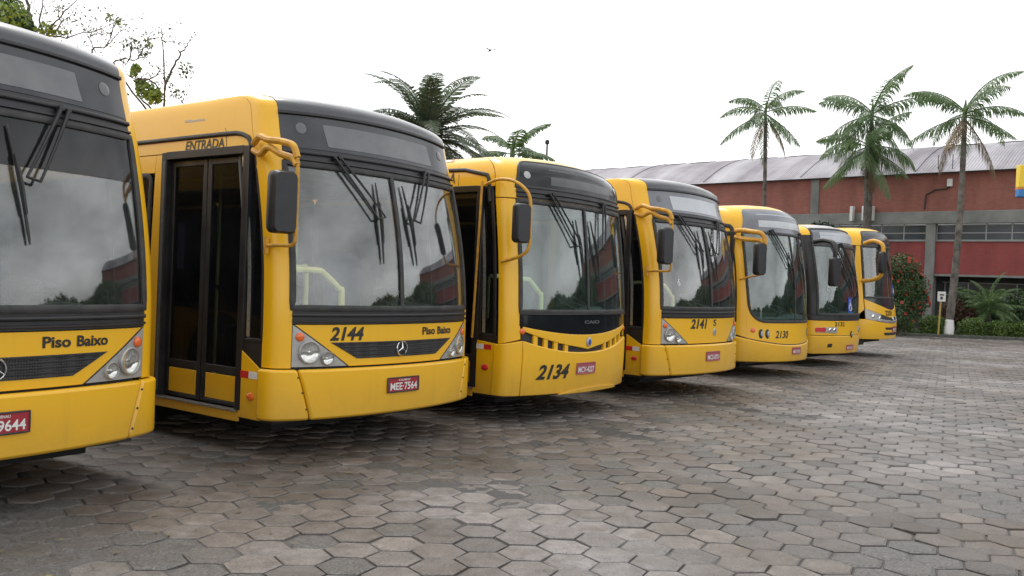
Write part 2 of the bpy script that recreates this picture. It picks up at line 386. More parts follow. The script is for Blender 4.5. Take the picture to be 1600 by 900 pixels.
        prof = ((-.5, off - .004), (-.5, off + h * .6), (-.3, off + h), (.3, off + h), (.5, off + h * .6), (.5, off - .004)); k = len(prof)
        V = np.stack([p + sd * (a * w) + nm * hh for a, hh in prof], 1).reshape(-1, 3); F = []
        for i in range(n if closed else n - 1):
            j = (i + 1) % n
            for c in range(k - 1): F.append((i * k + c, j * k + c, j * k + c + 1, i * k + c + 1))
        if not closed: F.append(tuple(range(k))); F.append(tuple(range((n - 1) * k, n * k))[::-1])
        me = mesh_from(name, V, F); bm = bmesh.new(); bm.from_mesh(me); bmesh.ops.recalc_face_normals(bm, faces=bm.faces); bm.to_mesh(me); bm.free()
        return link(name, me, mat, parent or b.root, sharp=50)
    def text(b, body, s0, s1, va, vb, mat, name='lettering', bold=.02, shear=0.0, off=.004, parent=None):
        V, F = text_mesh(body, bold, shear); s = s0 + (s1 - s0) * V[:, 0]; v = va + (vb - va) * V[:, 1]
        return link(name, mesh_from(name, b.P(s, v, off), F), mat, parent or b.root, smooth=False)
    def at(b, s, v, off=0.0): return Vector(b.P(s, v, off)), Vector(b.nrm(s, v))
    def lamp(b, name, s, v, r, parent, ring='black', refl='chrome', off=.0, depth=.03):
        p, n = b.at(s, v, off)
        o = MB().lathe([(r * 1.16, -.005), (r * 1.16, depth * .7), (r * 1.06, depth), (r * .98, depth * .8), (r * .97, depth * .3)], p, n, 24).build(name, ring, parent)
        MB().lathe([(r * .98, depth * .55), (r * .75, depth * .25), (r * .4, depth * .12), (r * .16, depth * .1), (r * .12, depth * .45), (.001, depth * .5)], p, n, 24).build('reflector', refl, o)
        MB().lathe([(r * .98, depth * .75), (r * .85, depth * 1.05), (r * .5, depth * 1.35), (.001, depth * 1.45)], p, n, 24).build('lens', 'lens', o)
        return o
    def dome(b, name, s, v, r, mat, parent=None, h=.018, off=0.0, sv=1.0):
        p, n = b.at(s, v, off)
        mb = MB().lathe([(r, -.004), (r, h * .4), (r * .8, h * .8), (r * .4, h), (.001, h)], (0, 0, 0), n, 18)
        mb.V = [(p.x + q[0], p.y + q[1], p.z + q[2] * sv) for q in mb.V]
        return mb.build(name, mat, parent or b.root)
    def plate(b, s0, s1, va, vb, body, top=None, faded=False, off=.012):
        k = 'plate_faded' if faded else 'plate'
        o = b.patch('number_plate', [[(s0, va), (s1, va)], [(s0, vb), (s1, vb)]], k, off=off, th=off + .004)
        f = b.trim('plate_frame', [(s0, va), (s1, va), (s1, vb), (s0, vb)], .012, .006, 'rubber' if not faded else k, True, off, o)
        w, h = s1 - s0, vb - va
        b.text(body, s0 + w * .07, s1 - w * .06, va + h * .12, va + h * .66, 'white', 'plate_lettering', .022, off=off + .003, parent=o)
        if top: b.text(top, s0 + w * .32, s1 - w * .3, va + h * .76, va + h * .9, 'white', 'plate_lettering', .02, off=off + .003, parent=o)
        return o
    def wiper(b, piv, elb, top, bot, off=.034, wide=.05):
        """pantograph wiper: two arms from a pivot to an elbow, and a blade"""
        g = lambda q, o: Vector(b.P(b.X(q[0]), q[1], o)); mb = MB()
        d = .055 if elb[0] > piv[0] else -.055
        mb.tube([g(piv, .01), g(piv, off + .02)], .022, 8)
        p2 = (piv[0] - d, piv[1] - .01); e2 = (elb[0] - d * 1.6, elb[1] - .02)
        mb.tube([g(p2, .01), g(p2, off + .02)], .016, 8)
        for a, c in ((piv, elb), (p2, e2)):
            mb.tube([g((a[0] + (c[0] - a[0]) * k / 6, a[1] + (c[1] - a[1]) * k / 6), off + .012) for k in range(7)], [.015, .014, .012, .011, .010, .009, .009], 6)
        mb.tube([g(e2, off + .012), g(elb, off + .012)], .009, 6)
        w = mb.build('wiper_arm', 'black', b.root); bl = MB()
        pts = [g((top[0] + (bot[0] - top[0]) * k / 10, top[1] + (bot[1] - top[1]) * k / 10), off - .02 + .006 * math.sin(math.pi * k / 10)) for k in range(11)]
        bl.tube(pts, [.006] + [.011] * 9 + [.006], 6)
        mid = [g((top[0] + (bot[0] - top[0]) * k / 4, top[1] + (bot[1] - top[1]) * k / 4), off + (.0 if k in (1, 3) else .014)) for k in (1, 2, 3)]
        bl.tube(mid, .010, 6)
        bl.build('wiper_blade', 'rubber', w)
        return w

def rounded(pts, r, n=5):
    """closed polygon of (s, v) with rounded corners; r may be a list"""
    out = []; m = len(pts); rr = r if hasattr(r, '__len__') else [r] * m
    for i in range(m):
        p0, p, p1 = np.array(pts[i - 1], float), np.array(pts[i], float), np.array(pts[(i + 1) % m], float)
        if rr[i] <= 0: out.append(tuple(p)); continue
        a = (p0 - p) / np.linalg.norm(p0 - p); c = (p1 - p) / np.linalg.norm(p1 - p)
        k = min(rr[i], .48 * np.linalg.norm(p0 - p), .48 * np.linalg.norm(p1 - p)); q0, q1 = p + a * k, p + c * k
        for j in range(n + 1):
            t = j / n; out.append(tuple((1 - t) ** 2 * q0 + 2 * t * (1 - t) * p + t * t * q1))
    return out

# shared meshes for wheels and seats
_shared = {}
def shared_part(key, make, name, parent, loc, rot=None):
    if key not in _shared:
        o = make(); _shared[key] = o.data; o.name = name; o.parent = parent
    else:
        o = bpy.data.objects.new(name, _shared[key]); col.objects.link(o); o.parent = parent
    o.location = loc
    if rot: o.rotation_euler = rot
    return o

def mk_tyre(): return MB().lathe([(.30, -.12), (.46, -.13), (.49, -.09), (.49, .09), (.46, .13), (.30, .12)], (0, 0, 0), (1, 0, 0), 28).build('tyre', 'tyre')
def mk_rim(): return MB().lathe([(.30, -.12), (.27, -.10), (.25, -.03), (.14, -.02), (.13, -.1), (.09, -.12), (.001, -.12)], (0, 0, 0), (1, 0, 0), 24).lathe([(.30, .12), (.2, .1), (.001, .1)], (0, 0, 0), (1, 0, 0), 24).build('rim', 'alu')
def mk_seat():
    return (MB().rbox((0, .0, .45), (.21, .05, .22), Matrix.Rotation(R(90), 3, 'X'), .06)
            .rbox((0, .24, .80), (.21, .04, .36), Matrix.Rotation(R(-8), 3, 'X'), .08).box(-.03, .03, -.05, .05, 0, .42)).build('passenger_seat', 'seat')

def body_common(b, zb=.32, door=(.69, 1.97), dtop=2.65, waist=1.12, wtop=2.46, dash='dash', seats=True, leaf_panel=True, qglass=(.40, .66), qbot=.98, sill_drop=.05, panel_top=(.90, .74), door_lower=.65):
    """sides, roof, rear, doors, floor, lining, wheels and driver's place, the same build on every bus"""
    D, X, root, L = b.D, b.X, b.root, b.L; yf = b.yc + .02; d0, d1 = door
    edge = [b.v1 + (b.v2 - b.v1) * k / 5 for k in range(6)]
    # ---- door side (viewer's left)
    b.patch('cantrail', [[(D(L), dtop + .01), (D(yf), dtop + .01)]] + [[(D(L), v), (D(yf), v)] for v in edge], 'yellow', dv=.3)
    b.patch('side_panel', [[(D(d0), zb - .01), (D(yf), zb - .01)], [(D(d0), panel_top[0]), (D(yf), panel_top[1])]], 'yellow', bevel=.004)
    b.patch('quarter_light_base', [[(D(d0), panel_top[0] + .006), (D(yf), panel_top[1] + .006)], [(D(d0), qbot), (D(yf), qbot)]], 'black', off=-.004)
    qg = b.patch('quarter_light', [[(D(qglass[1]), qbot), (D(qglass[0]), qbot)], [(D(qglass[1]), dtop - .02), (D(qglass[0]), dtop - .02)]], 'glass_side', off=-.012, th=.006)
    b.trim('quarter_light_frame', [(D(qglass[1]), qbot), (D(qglass[0]), qbot), (D(qglass[0]), dtop - .01), (D(qglass[1]), dtop - .01)], .045, .012, 'black', True, -.012, qg)
    b.patch('door_post', [[(D(d1 + .16), zb), (D(d1 + .01), zb)], [(D(d1 + .16), dtop), (D(d1 + .01), dtop)]], 'yellow')
    b.patch('lower_side_panel', [[(D(L), zb), (D(d1 + .165), zb)], [(D(L), waist), (D(d1 + .165), waist)]], 'yellow', dv=.3)
    b.patch('upper_side_panel', [[(D(L), wtop + .01), (D(d1 + .165), wtop + .01)], [(D(L), dtop), (D(d1 + .165), dtop)]], 'yellow')
    y = d1 + .20; n = 5; wlen = (L - .3 - y) / n
    for k in range(n):
        ya, yb = y + k * wlen + .03, y + (k + 1) * wlen - .03
        w = b.patch('side_window', [[(D(yb), waist + .03), (D(ya), waist + .03)], [(D(yb), wtop - .02), (D(ya), wtop - .02)]], 'glass_side', off=-.008, th=.006, dv=.5)
        b.trim('window_frame', rounded([(D(yb), waist + .02), (D(ya), waist + .02), (D(ya), wtop - .01), (D(yb), wtop - .01)], .08), .05, .012, 'rubber', True, -.006, w)
        ya, yb = .75 + k * (L - 1.05) / n + .03, .75 + (k + 1) * (L - 1.05) / n - .03
        w = b.patch('side_window', [[(D(ya, 1), waist + .03), (D(yb, 1), waist + .03)], [(D(ya, 1), wtop - .02), (D(yb, 1), wtop - .02)]], 'glass_side', off=-.008, th=.006, dv=.5)
        b.trim('window_frame', rounded([(D(ya, 1), waist + .02), (D(yb, 1), waist + .02), (D(yb, 1), wtop - .01), (D(ya, 1), wtop - .01)], .08), .05, .012, 'rubber', True, -.006, w)
    # ---- driver's side
    b.patch('lower_side_panel', [[(D(yf, 1), zb), (D(L, 1), zb)], [(D(yf, 1), waist), (D(L, 1), waist)]], 'yellow', dv=.3)
    b.patch('upper_side_panel', [[(D(yf, 1), wtop + .01), (D(L, 1), wtop + .01)]] + [[(D(yf, 1), v), (D(L, 1), v)] for v in edge], 'yellow', dv=.4)
    b.patch('side_pillar', [[(D(yf, 1), waist + .005), (D(.74, 1), waist + .005)], [(D(yf, 1), wtop + .005), (D(.74, 1), wtop + .005)]], 'black')
    # ---- roof
    s = np.concatenate([np.linspace(.0, b.Lf, 14), [b.Lf + .6, b.Lf + 1.5, b.Lf + L - b.yc]]); Lp, Rp = b._p(-s, s * 0 + b.v2), b._p(s, s * 0 + b.v2); k = 9
    zt = b._p(0.0, b.v2)[2]; V = []; F = []
    for i in range(len(s)):
        for j in range(k):
            t = j / (k - 1); p = Lp[i] * (1 - t) + Rp[i] * t; p[2] += (zt + .02 - p[2]) * (1 - (2 * t - 1) ** 2) * min(1, s[i] / .9); V.append(p)
    for i in range(len(s) - 1):
        for j in range(k - 1): a = i * k + j; F.append((a, a + 1, a + k + 1, a + k))
    rf = link('roof', mesh_from('roof', V, F), 'yellow', root)
    # ---- rear
    xw = b.W - .005
    rw = MB().box(-xw, xw, L - .03, L, zb, b.v1 - .12).build('rear_wall', 'yellow', root, bevel=.03)
    MB().box(-.95, .95, L + .001, L + .008, 1.35, 2.3).build('rear_window', 'dest', rw)
    # ---- doors: two leaves set back in the opening
    if door:
        xd = -(b.W - .07); half = (d1 - d0) / 2; fl = zb + .05
        b.patch('door_sill', [[(D(d1), zb - sill_drop), (D(d0 + .005), zb - sill_drop)], [(D(d1), zb + .025), (D(d0 + .005), zb + .025)]], 'yellow')
        MB().box(-b.W - .012, -b.W + .05, d0 + .02, d1 - .01, zb + .03, zb + .045).build('step_edge', 'alu', root)
        MB().box(-b.W + .03, -b.W + .5, d0 - .0, d1 + .0, zb - .02, zb + .028).build('door_step', 'rubber', root)
        fr = MB().box(-b.W - .004, xd + .03, d0 - .03, d0 + .05, zb + .05, dtop).box(-b.W - .004, xd + .03, d1 - .07, d1 + .008, zb + .05, dtop).box(-b.W - .004, xd + .03, d0 + .05, d1 - .07, dtop - .07, dtop + .005)
        fr.build('door_frame', 'black', root, bevel=.006)
        for k, (ya, yb) in enumerate(((d0 + .055, d0 + half - .008), (d0 + half + .008, d1 - .075))):
            f = .055; za, zt2 = zb + .06, dtop - .08
            lf = MB().box(xd - .015, xd + .02, ya, ya + f, za, zt2).box(xd - .015, xd + .02, yb - f, yb, za, zt2).box(xd - .015, xd + .02, ya + f, yb - f, zt2 - f, zt2).box(xd - .015, xd + .02, ya + f, yb - f, za, za + .03)
            if leaf_panel: lf.box(xd - .013, xd + .018, ya + f, yb - f, door_lower, door_lower + .07)
            lf = lf.build('door_leaf', 'black', root, bevel=.005)
            if leaf_panel: MB().box(xd - .012, xd + .012, ya + f + .012, yb - f - .012, za + .035, door_lower - .01).build('kick_panel', 'yellow', lf, bevel=.004)
            MB().box(xd - .003, xd + .003, ya + f, yb - f, door_lower + .07 if leaf_panel else za + .03, zt2 - f).build('door_pane', 'glass_side', lf, smooth=False)
            MB().tube([(xd + .06, ya + .09, 1.05), (xd + .06, yb - .09, 1.42)], .014, 8).tube([(xd + .01, ya + .09, 1.05), (xd + .06, ya + .09, 1.05)], .012, 6).tube([(xd + .01, yb - .09, 1.42), (xd + .06, yb - .09, 1.42)], .012, 6).build('door_handrail', 'black', lf)
        MB().box(-b.W - .010, -b.W - .0045, d1 - .062, d1 - .022, zb + .1, dtop - .08).build('door_edge_strip', 'alu_dull', root)
        b.patch('quarter_light_strip', [[(D(qglass[1] - .045), qbot + .03), (D(qglass[1] - .085), qbot + .03)], [(D(qglass[1] - .045), dtop - .05), (D(qglass[1] - .085), dtop - .05)]], 'alu', off=-.004, th=.006)
    # ---- inside
    fl = zb + .06
    MB().box(-b.W + .16, b.W - .05, .42, L - .06, zb - .06, fl).box(-b.W + .03, -b.W + .158, d1 + .01, L - .06, zb - .06, fl).build('floor', 'floor_in', root)
    MB().box(-b.W + .3, b.W - .3, .6, L - .4, zb - .14, zb - .062).build('underframe', 'under', root)
    lin = MB().box(b.W - .07, b.W - .05, .6, L - .05, fl, waist + .01).box(-b.W + .05, -b.W + .07, d1 + .05, L - .05, fl, waist + .01).box(-b.W + .05, b.W - .05, L - .08, L - .06, fl, 2.6)
    lin.build('interior_lining', 'lining', root)
    for sd in (-1, 1):
        q = [(D(L - .1, sd)), (D(yf + .05, sd))]; q = sorted(q)
        b.patch('upper_lining', [[(q[0], wtop if sd > 0 else dtop + .02), (q[1], wtop if sd > 0 else dtop + .02)], [(q[0], b.v1), (q[1], b.v1)]], 'lining', off=-.05, th=.006, dv=.4)
        if sd > 0: b.patch('cab_lining', [[(D(yf, 1), zb + .05), (D(.8, 1), zb + .05)], [(D(yf, 1), waist), (D(.8, 1), waist)]], 'lining', off=-.05, th=.006)
        pl = sorted([X(sd * 1.13), D(yf + .02, sd)]); b.patch('pillar_lining', [[(pl[0], b.ws0), (pl[1], b.ws0)], [(pl[0], dtop), (pl[1], dtop)]], 'dash', off=-.04, th=.006)
    q = sorted([D(L - .1), D(d1 + .17)]); b.patch('upper_lining', [[(q[0], wtop), (q[1], wtop)], [(q[0], dtop), (q[1], dtop)]], 'lining', off=-.05, th=.006)
    b.patch('header_lining', [[(X(-1.12), dtop - .1), (0, dtop - .1), (X(1.12), dtop - .1)], [(X(-1.12), b.v1), (0, b.v1), (X(1.12), b.v1)]], 'dash', off=-.06, th=.006)
    b.patch('front_lining', [[(X(-1.12), zb + .05), (0, zb + .05), (X(1.12), zb + .05)], [(X(-1.12), b.ws0 - .05), (0, b.ws0 - .05), (X(1.12), b.ws0 - .05)]], 'dash', off=-.06, th=.006)
    MB().box(-b.W + .12, b.W - .12, .75, L - .08, dtop - .06, dtop - .03).build('ceiling_lining', 'lining_white', root)
    if seats:
        for i, yy in enumerate((3.0, 3.9, 4.8, 5.7)):
            for xx in (-.95, .95): shared_part('seat', mk_seat, 'passenger_seat', root, (xx, yy, fl))
    # rails
    rl = MB()
    for yy in (d1 + .1, 3.4, 5.1): rl.tube([(-.55, yy, fl), (-.55, yy, 2.55)], .017, 8)
    rl.tube([(.45, d1 + .1, fl), (.45, d1 + .1, 2.55)], .017, 8); rl.tube([(-.55, .9, 2.5), (-.55, 7, 2.5)], .017, 8)
    rl.build('grab_rail', 'rail', root)
    # dashboard, wheel, driver's seat
    zw = b.ws0
    dz = zw - .02
    dm = MB(); xs = np.linspace(-b.W + .16, b.W - .1, 13); prof = ((.06, zw - .32), (.05, dz - .03), (.16, dz + .0), (.34, dz - .02), (.46, dz - .12), (.44, fl + .1)); V = []; F = []
    for i, x in enumerate(xs):
        hump = .07 * math.exp(-((x - .5) / .32) ** 2)
        V += [(x, float(b._p(b.X(x), min(pz, zw + .1))[1]) + py + .03, pz + (hump if 0 < k < 5 else 0)) for k, (py, pz) in enumerate(prof)]
    k = len(prof)
    for i in range(len(xs) - 1):
        for j in range(k - 1): F.append((i * k + j, i * k + j + 1, (i + 1) * k + j + 1, (i + 1) * k + j))
    dm.add(V, F).build('dashboard', dash, root)
    swc = Vector((.55, .62, zw + .08)); ax = Vector((0, -.45, .9)).normalized(); u = ax.orthogonal().normalized(); w = ax.cross(u)
    sw = MB().tube([swc + (u * math.cos(a) + w * math.sin(a)) * .23 for a in np.linspace(0, 2 * math.pi, 24, endpoint=False)], .015, 8, True)
    sw.tube([swc - u * .23, swc + u * .23], .016, 6).tube([swc, swc - w * .23], .016, 6).tube([swc - ax * .35, swc], .03, 8)
    sw.build('steering_wheel', 'rubber', root)
    ds_ = MB().rbox((.55, 1.15, zw - .28), (.25, .07, .25), Matrix.Rotation(R(90), 3, 'X'), .08).rbox((.55, 1.42, zw + .12), (.24, .06, .42), Matrix.Rotation(R(-8), 3, 'X'), .1).box(.45, .65, 1.05, 1.3, fl, zw - .33)
    ds_.build('driver_seat', 'seat', root)
    # wheels (four, in black arches)
    for yy in (2.75, L - 2.6):
        for sd in (-1, 1):
            sc = D(yy, sd); arch = [(sc + .62 * math.cos(a), max(zb + .001, .49 + .62 * math.sin(a))) for a in np.linspace(0, math.pi, 15)]
            b.fill('wheel_arch', [(sc - .62, zb + .001)] + arch[::-1][1:-1] + [(sc + .62, zb + .001)], 'under', off=.005, th=.02, nc=4)
            t = shared_part('tyre', mk_tyre, 'wheel', root, (sd * (b.W - .12), yy, .49), (0, 0, 0 if sd < 0 else math.pi))
            shared_part('rim', mk_rim, 'rim', t, (0, 0, 0))

def mirror(b, c, half, arm_paths, r, arm_mat='yellow_arm', rz=0, head='mirror'):
    a = MB()
    for p in arm_paths: a.tube(smooth_path(p, 6), r, 9)
    o = a.build('mirror_arm', arm_mat, b.root)
    h = MB().rbox(c, half, Matrix.Rotation(rz, 3, 'Z'), min(half[0], half[2]) * .45, 4).build('mirror_head', head, o)
    return o

# ------------------------------------------------------------------ the bus faces
def emblem_star(b, s, v, r, off, parent=None):
    p, n = b.at(s, v, off); u = Vector((0, 0, 1)); u = (u - n * u.dot(n)).normalized(); w = u.cross(n)
    mb = MB().tube([p + n * .008 + (u * math.cos(a) + w * math.sin(a)) * r for a in np.linspace(0, 2 * math.pi, 24, endpoint=False)], r * .1, 6, True)
    for k in range(3):
        a = k * 2 * math.pi / 3; mb.tube([p + n * .01, p + n * .008 + (u * math.cos(a) + w * math.sin(a)) * r * .97], [r * .17, r * .03], 6)
    return mb.build('emblem', 'chrome', parent or b.root)

def gutter(b, y_end=.62, v=2.80, drop=2.62, yfront=.44, w=.04):
    D = b.D
    pts = [(D(b.L), v), (D(y_end + .3), v), (D(y_end + .05), v - .003), (D(y_end - .06), v - .02), (D(yfront + .03), v - .055), (D(yfront), v - .1), (D(yfront - .01), drop)]
    return b.trim('rain_gutter', pts, w, .022, 'black')

def reflectors(b, ya, yb, va, vb, red_first, extra=None):
    D = b.D; ym = (ya + yb) / 2
    for k, (p, q) in enumerate(((yb, ym), (ym, ya))):
        m = 'red' if (k == 0) == red_first else 'white'
        b.patch('reflective_strip', [[(D(p), va), (D(q), va)], [(D(p), vb), (D(q), vb)]], m, off=.004, th=.006)

def face_a(b, number=None, piso=False, grille=True, plate=None, plate_top=None, faded=False, cap='cap', display='display', dest='dest', num_box=None, dark_top=None, wipers=True, zlow=.325):
    """flat-fronted low-floor bus: smoked destination panel, wedge headlamps, wrap-round bumper"""
    X, D, root = b.X, b.D, b.root; yf = b.yc
    b.ws0 = 1.27
    E_ = lambda v: float(np.interp(v, [.7, 1.14, 2.5, 2.97, 3.2], [1.13, 1.13, 1.13, 1.14, 1.14]))
    ed = lambda v: (X(-E_(v)), v); er = lambda v: (X(E_(v)), v)
    edge = [b.v1 + (b.v2 - b.v1) * k / 5 for k in range(1, 6)]
    # bumper: middle and two corner pieces with slanting seams
    lev = ((zlow, .97), (zlow + .05, .975), (.62, 1.04), (.715, 1.07), (.755, 1.08))
    offs = lambda: None
    b.patch('bumper', [[(X(-x), v), (X(x), v)] for v, x in lev], 'yellow', off=.046, th=.07, bevel=.022)
    b.patch('bumper_corner', [[(D(yf + .015), v), (X(-x) - .006, v)] for v, x in lev], 'yellow', off=.044, th=.07, bevel=.022)
    b.patch('bumper_corner', [[(X(x) + .006, v), (D(yf + .015, 1), v)] for v, x in lev], 'yellow', off=.044, th=.07, bevel=.022)
    for sd in (-1, 1):
        for v in (.42, .56, .69):
            x = float(np.interp(v, [q[0] for q in lev], [q[1] for q in lev])); b.dome('bumper_bolt', X(sd * x) + sd * .02, v, .008, 'rubber', h=.005, off=.044)
    # A-pillars, sweeping up into the roof edge
    pv = [.765, 1.14, 2.0, 2.95, b.v1] + edge
    b.patch('pillar', [[(D(yf + .012), v), ed(v)] for v in pv], 'yellow', bevel=.004)
    b.patch('pillar', [[er(v), (D(yf + .012, 1), v)] for v in pv], 'yellow', bevel=.004)
    # panel below the windscreen with the headlamp wedges at its ends
    hx = lambda v: float(np.interp(v, [.77, 1.135], [.60, 1.115]))
    fp = b.patch('front_panel', [[(X(-hx(v)), v), (0, v), (X(hx(v)), v)] for v in (.77, .9, 1.02, 1.132)], 'yellow', bevel=.003)
    for sd in (-1, 1):
        cs = []
        for v in (.775, .85, .93, 1.02, 1.128):
            a, c = X(sd * (hx(v) + .012)), X(sd * 1.125); cs.append([(min(a, c), v), (max(a, c), v)])
        b.patch('headlamp_housing', cs, 'silver', off=.002, ds=.05)
        b.dome('indicator_lamp', X(sd * 1.065), 1.03, .038, 'orange', h=.02, off=.002)
        b.lamp('headlamp', X(sd * .985), .90, .085, root, ring='silver')
        b.lamp('fog_lamp', X(sd * .82), .845, .052, root, ring='silver')
        b.trim('headlamp_gap', [(X(sd * (hx(v) + .006)), v) for v in (.775, .95, 1.13)], .010, .003, 'black', parent=root)
    # black moulded band, glass, header
    b.patch('lower_band', [[ed(v), (0, v), er(v)] for v in (1.14, 1.2, 1.265)], 'black', off=.004)
    for v, w in ((1.165, .02), (1.215, .03)): b.trim('band_moulding', [ed(v), (0, v), er(v)], w, .016, 'black', off=.004)
    g = b.patch('windscreen', [[ed(v), (0, v), er(v)] for v in (1.27, 1.7, 2.1, 2.52)], 'glass', off=-.006, th=.006)
    if dark_top:
        b.patch('dark_strip', [[ed(v), (0, v), er(v)] for v in (dark_top, 2.3, 2.51)], M['tint'], off=-.002, th=.002, parent=g)  # darker see-through strip across the upper part of the glass
    out = [ed(1.275)] + [(X(x), 1.275) for x in (-.6, 0, .6)] + [er(1.275), er(1.7), er(2.1), er(2.515)] + [(X(x), 2.515) for x in (.6, 0, -.6)] + [ed(2.515), ed(2.1), ed(1.7)]
    b.trim('windscreen_gasket', out, .055, .016, 'rubber', True, parent=g)
    b.trim('windscreen_mullion', [(X(.0), 1.28), (X(.0), 2.51)], .045, .016, 'rubber', parent=g)
    b.patch('header_band', [[ed(v), (0, v), er(v)] for v in (2.525, 2.59, 2.66)], 'black', off=.002)
    for v, w in ((2.55, .018), (2.62, .034)): b.trim('header_moulding', [ed(v), (0, v), er(v)], w, .02, 'black', off=.002)
    dp = b.patch('destination_panel', [[ed(v), (0, v), er(v)] for v in (2.665, 2.82, 2.975)], dest, off=.0)
    b.patch('destination_display', [[(X(-.70), 2.70), (0, 2.70), (X(.72), 2.70)], [(X(-.735), 2.905), (0, 2.905), (X(.69), 2.905)]], display, off=.003, th=.006, parent=dp)
    for sd in (-1, 1): b.dome('clearance_lamp', X(sd * .95), 2.85, .05, 'clearance', h=.008)
    b.trim('panel_moulding', [ed(2.985), (0, 2.985), er(2.985)], .03, .02, 'black')
    b.patch('roof_cap', [[ed(v), (0, v), er(v)] for v in [2.998] + [b.v1 + .006] + edge], cap, off=.006, bevel=.006, dv=.05)
    # grille, emblem, lettering, plate
    if grille:
        gp = b.patch('grille', [[(X(-.52), .835), (0, .835), (X(.52), .835)], [(X(-.79), .98), (0, .98), (X(.79), .98)]], 'grille', off=.005, th=.012)
        for v in (.865, .9, .935, .965):
            x = float(np.interp(v, [.835, .98], [.52, .79])) - .01; b.trim('grille_bar', [(X(-x), v), (0, v), (X(x), v)], .006, .006, 'black', off=.005, parent=gp)
        emblem_star(b, 0, .91, .065, .01)
    if number:
        x0, x1, va, vb = num_box or (-.80, -.455, .995, 1.115)
        b.text(number, X(x0), X(x1), va, vb, 'ink', 'fleet_number', .036, .22)
    if piso:
        b.text('Piso', X(.30), X(.50), 1.025, 1.10, 'ink', 'lettering', .03)
        b.text('Baixo', X(.545), X(.79), 1.025, 1.10, 'ink', 'lettering', .03)
    if plate: b.plate(X(-.20), X(.20), .515, .645, plate, plate_top, faded, off=.058)
    # wipers hang from the header
    if wipers:
        b.wiper((-.62, 2.60), (-.19, 2.10), (-.235, 2.42), (-.235, 1.68))
        b.wiper((.50, 2.60), (.20, 2.10), (.12, 2.43), (.21, 1.68))

def side_a(b, entrada=(.90, 1.62), plate_name=True, orange=True, gut=True, red_first=True, seam_y=.86, antenna=False):
    D = b.D
    if gut: gutter(b)
    b.text('ENTRADA', D(entrada[1]), D(entrada[0]), 2.672, 2.765, 'brown_ink', 'lettering', .018, .18)
    b.trim('roof_joint', [(D(seam_y), 2.67), (D(seam_y), 2.78)], .006, .003, 'black'); b.trim('roof_joint', [(D(seam_y), 2.83), (D(seam_y), b.v2 - .02)], .006, .003, 'black')
    reflectors(b, .44, .665, .655, .715, red_first)
    if orange: b.dome('side_marker', D(.52), .50, .045, 'orange', h=.02, sv=.75)
    else: b.dome('side_marker', D(.52), .55, .05, 'red', h=.02, sv=.6)
    if plate_name: b.text('Millennium', D(1.66), D(1.26), 2.955, 2.985, 'silver', 'maker_badge', .03, off=.005)

def mirror_a(b):
    # two yellow tubes twist round each other from the body to the top corner, one runs down beside the head and back to the pillar
    t1 = [(-1.27, .60, 2.66), (-1.33, .45, 2.70), (-1.36, .30, 2.66), (-1.35, .15, 2.64), (-1.33, .02, 2.60), (-1.32, -.03, 2.50)]
    t2 = [(-1.27, .60, 2.60), (-1.31, .45, 2.56), (-1.35, .30, 2.60), (-1.34, .16, 2.54), (-1.32, .03, 2.50), (-1.32, -.03, 2.44)]
    dn = [(-1.32, -.03, 2.50), (-1.315, -.035, 2.35), (-1.315, -.035, 2.1), (-1.315, -.035, 1.90), (-1.32, -.02, 1.80), (-1.33, .12, 1.79), (-1.29, .36, 1.79)]
    o = mirror(b, (-1.44, -.01, 2.13), (.115, .06, .25), [t1, t2], .029, rz=R(-6))
    MB().tube(smooth_path(dn, 5), .016, 8).tube([(-1.29, .36, 1.72), (-1.29, .36, 1.86)], .022, 8).build('mirror_stay', 'yellow_arm', o)

M['tint'] = glass_mat('dark_strip_glass', (0.22, 0.23, 0.25), 0.03, 1.42)

def inside_rails(b, mat='rail', y=.52):
    mb = MB()
    mb.tube(smooth_path([(-1.05, y, 1.60), (-.62, y - .02, 1.60), (-.52, y - .02, 1.57), (-.34, y - .02, 1.44), (-.30, y - .02, 1.38), (-.30, y - .02, .8)], 5), .030, 8)
    mb.tube(smooth_path([(-.85, y + .35, 1.62), (-.50, y + .35, 1.62), (-.42, y + .35, 1.56), (-.42, y + .35, .8)], 5), .026, 8)
    mb.tube([(-.85, y + .35, .5), (-.85, y + .35, 1.62)], .02, 8)
    mb.build('handrail', mat, b.root)

# bus nearest the camera, cut by the frame
b1 = Bus((-3.14, 5.46), 56.0, 'nearest yellow bus at the left edge, black roof cap, only its driver-side half in view')
face_a(b1, piso=True, plate='MEE 9644', plate_top='SC BLUMENAU', dark_top=2.18, zlow=.35)
body_common(b1); side_a(b1); mirror_a(b1)
# 2144
b2 = Bus((-1.01, 8.32), 53.4, 'yellow bus numbered 2144 with ENTRADA over its double door and black roof cap')
face_a(b2, '2144', True, plate='MEE·7564', plate_top='SC BLUMENAU')
body_common(b2); side_a(b2); mirror_a(b2); inside_rails(b2)
MB().tube([(.2, 2.5, 3.12), (.2, 2.5, 3.29)], [.02, .012], 8).build('roof_antenna', 'black', b2.root)
# 2141
b4 = Bus((2.98, 13.3), 50.0, 'yellow bus numbered 2141 with pale-glazed destination panel and wedge headlamps')
face_a(b4, '2141', grille=False, plate='MCS-0731', faded=True, dest='destgrey', display='display_light', cap='cap', num_box=(-.56, -.13, .985, 1.125))
b4.text('S', b4.X(.06), b4.X(.16), 1.02, 1.12, 'chrome', 'maker_badge', .02); b4.dome('emblem', b4.X(.11), .93, .055, 'silver', h=.012)
body_common(b4); side_a(b4, orange=False, plate_name=False); mirror_a(b4); inside_rails(b4)
b4.text('6', b4.X(-.84), b4.X(-.78), 1.60, 1.70, 'white', 'windscreen_sticker', .01, off=-.003)

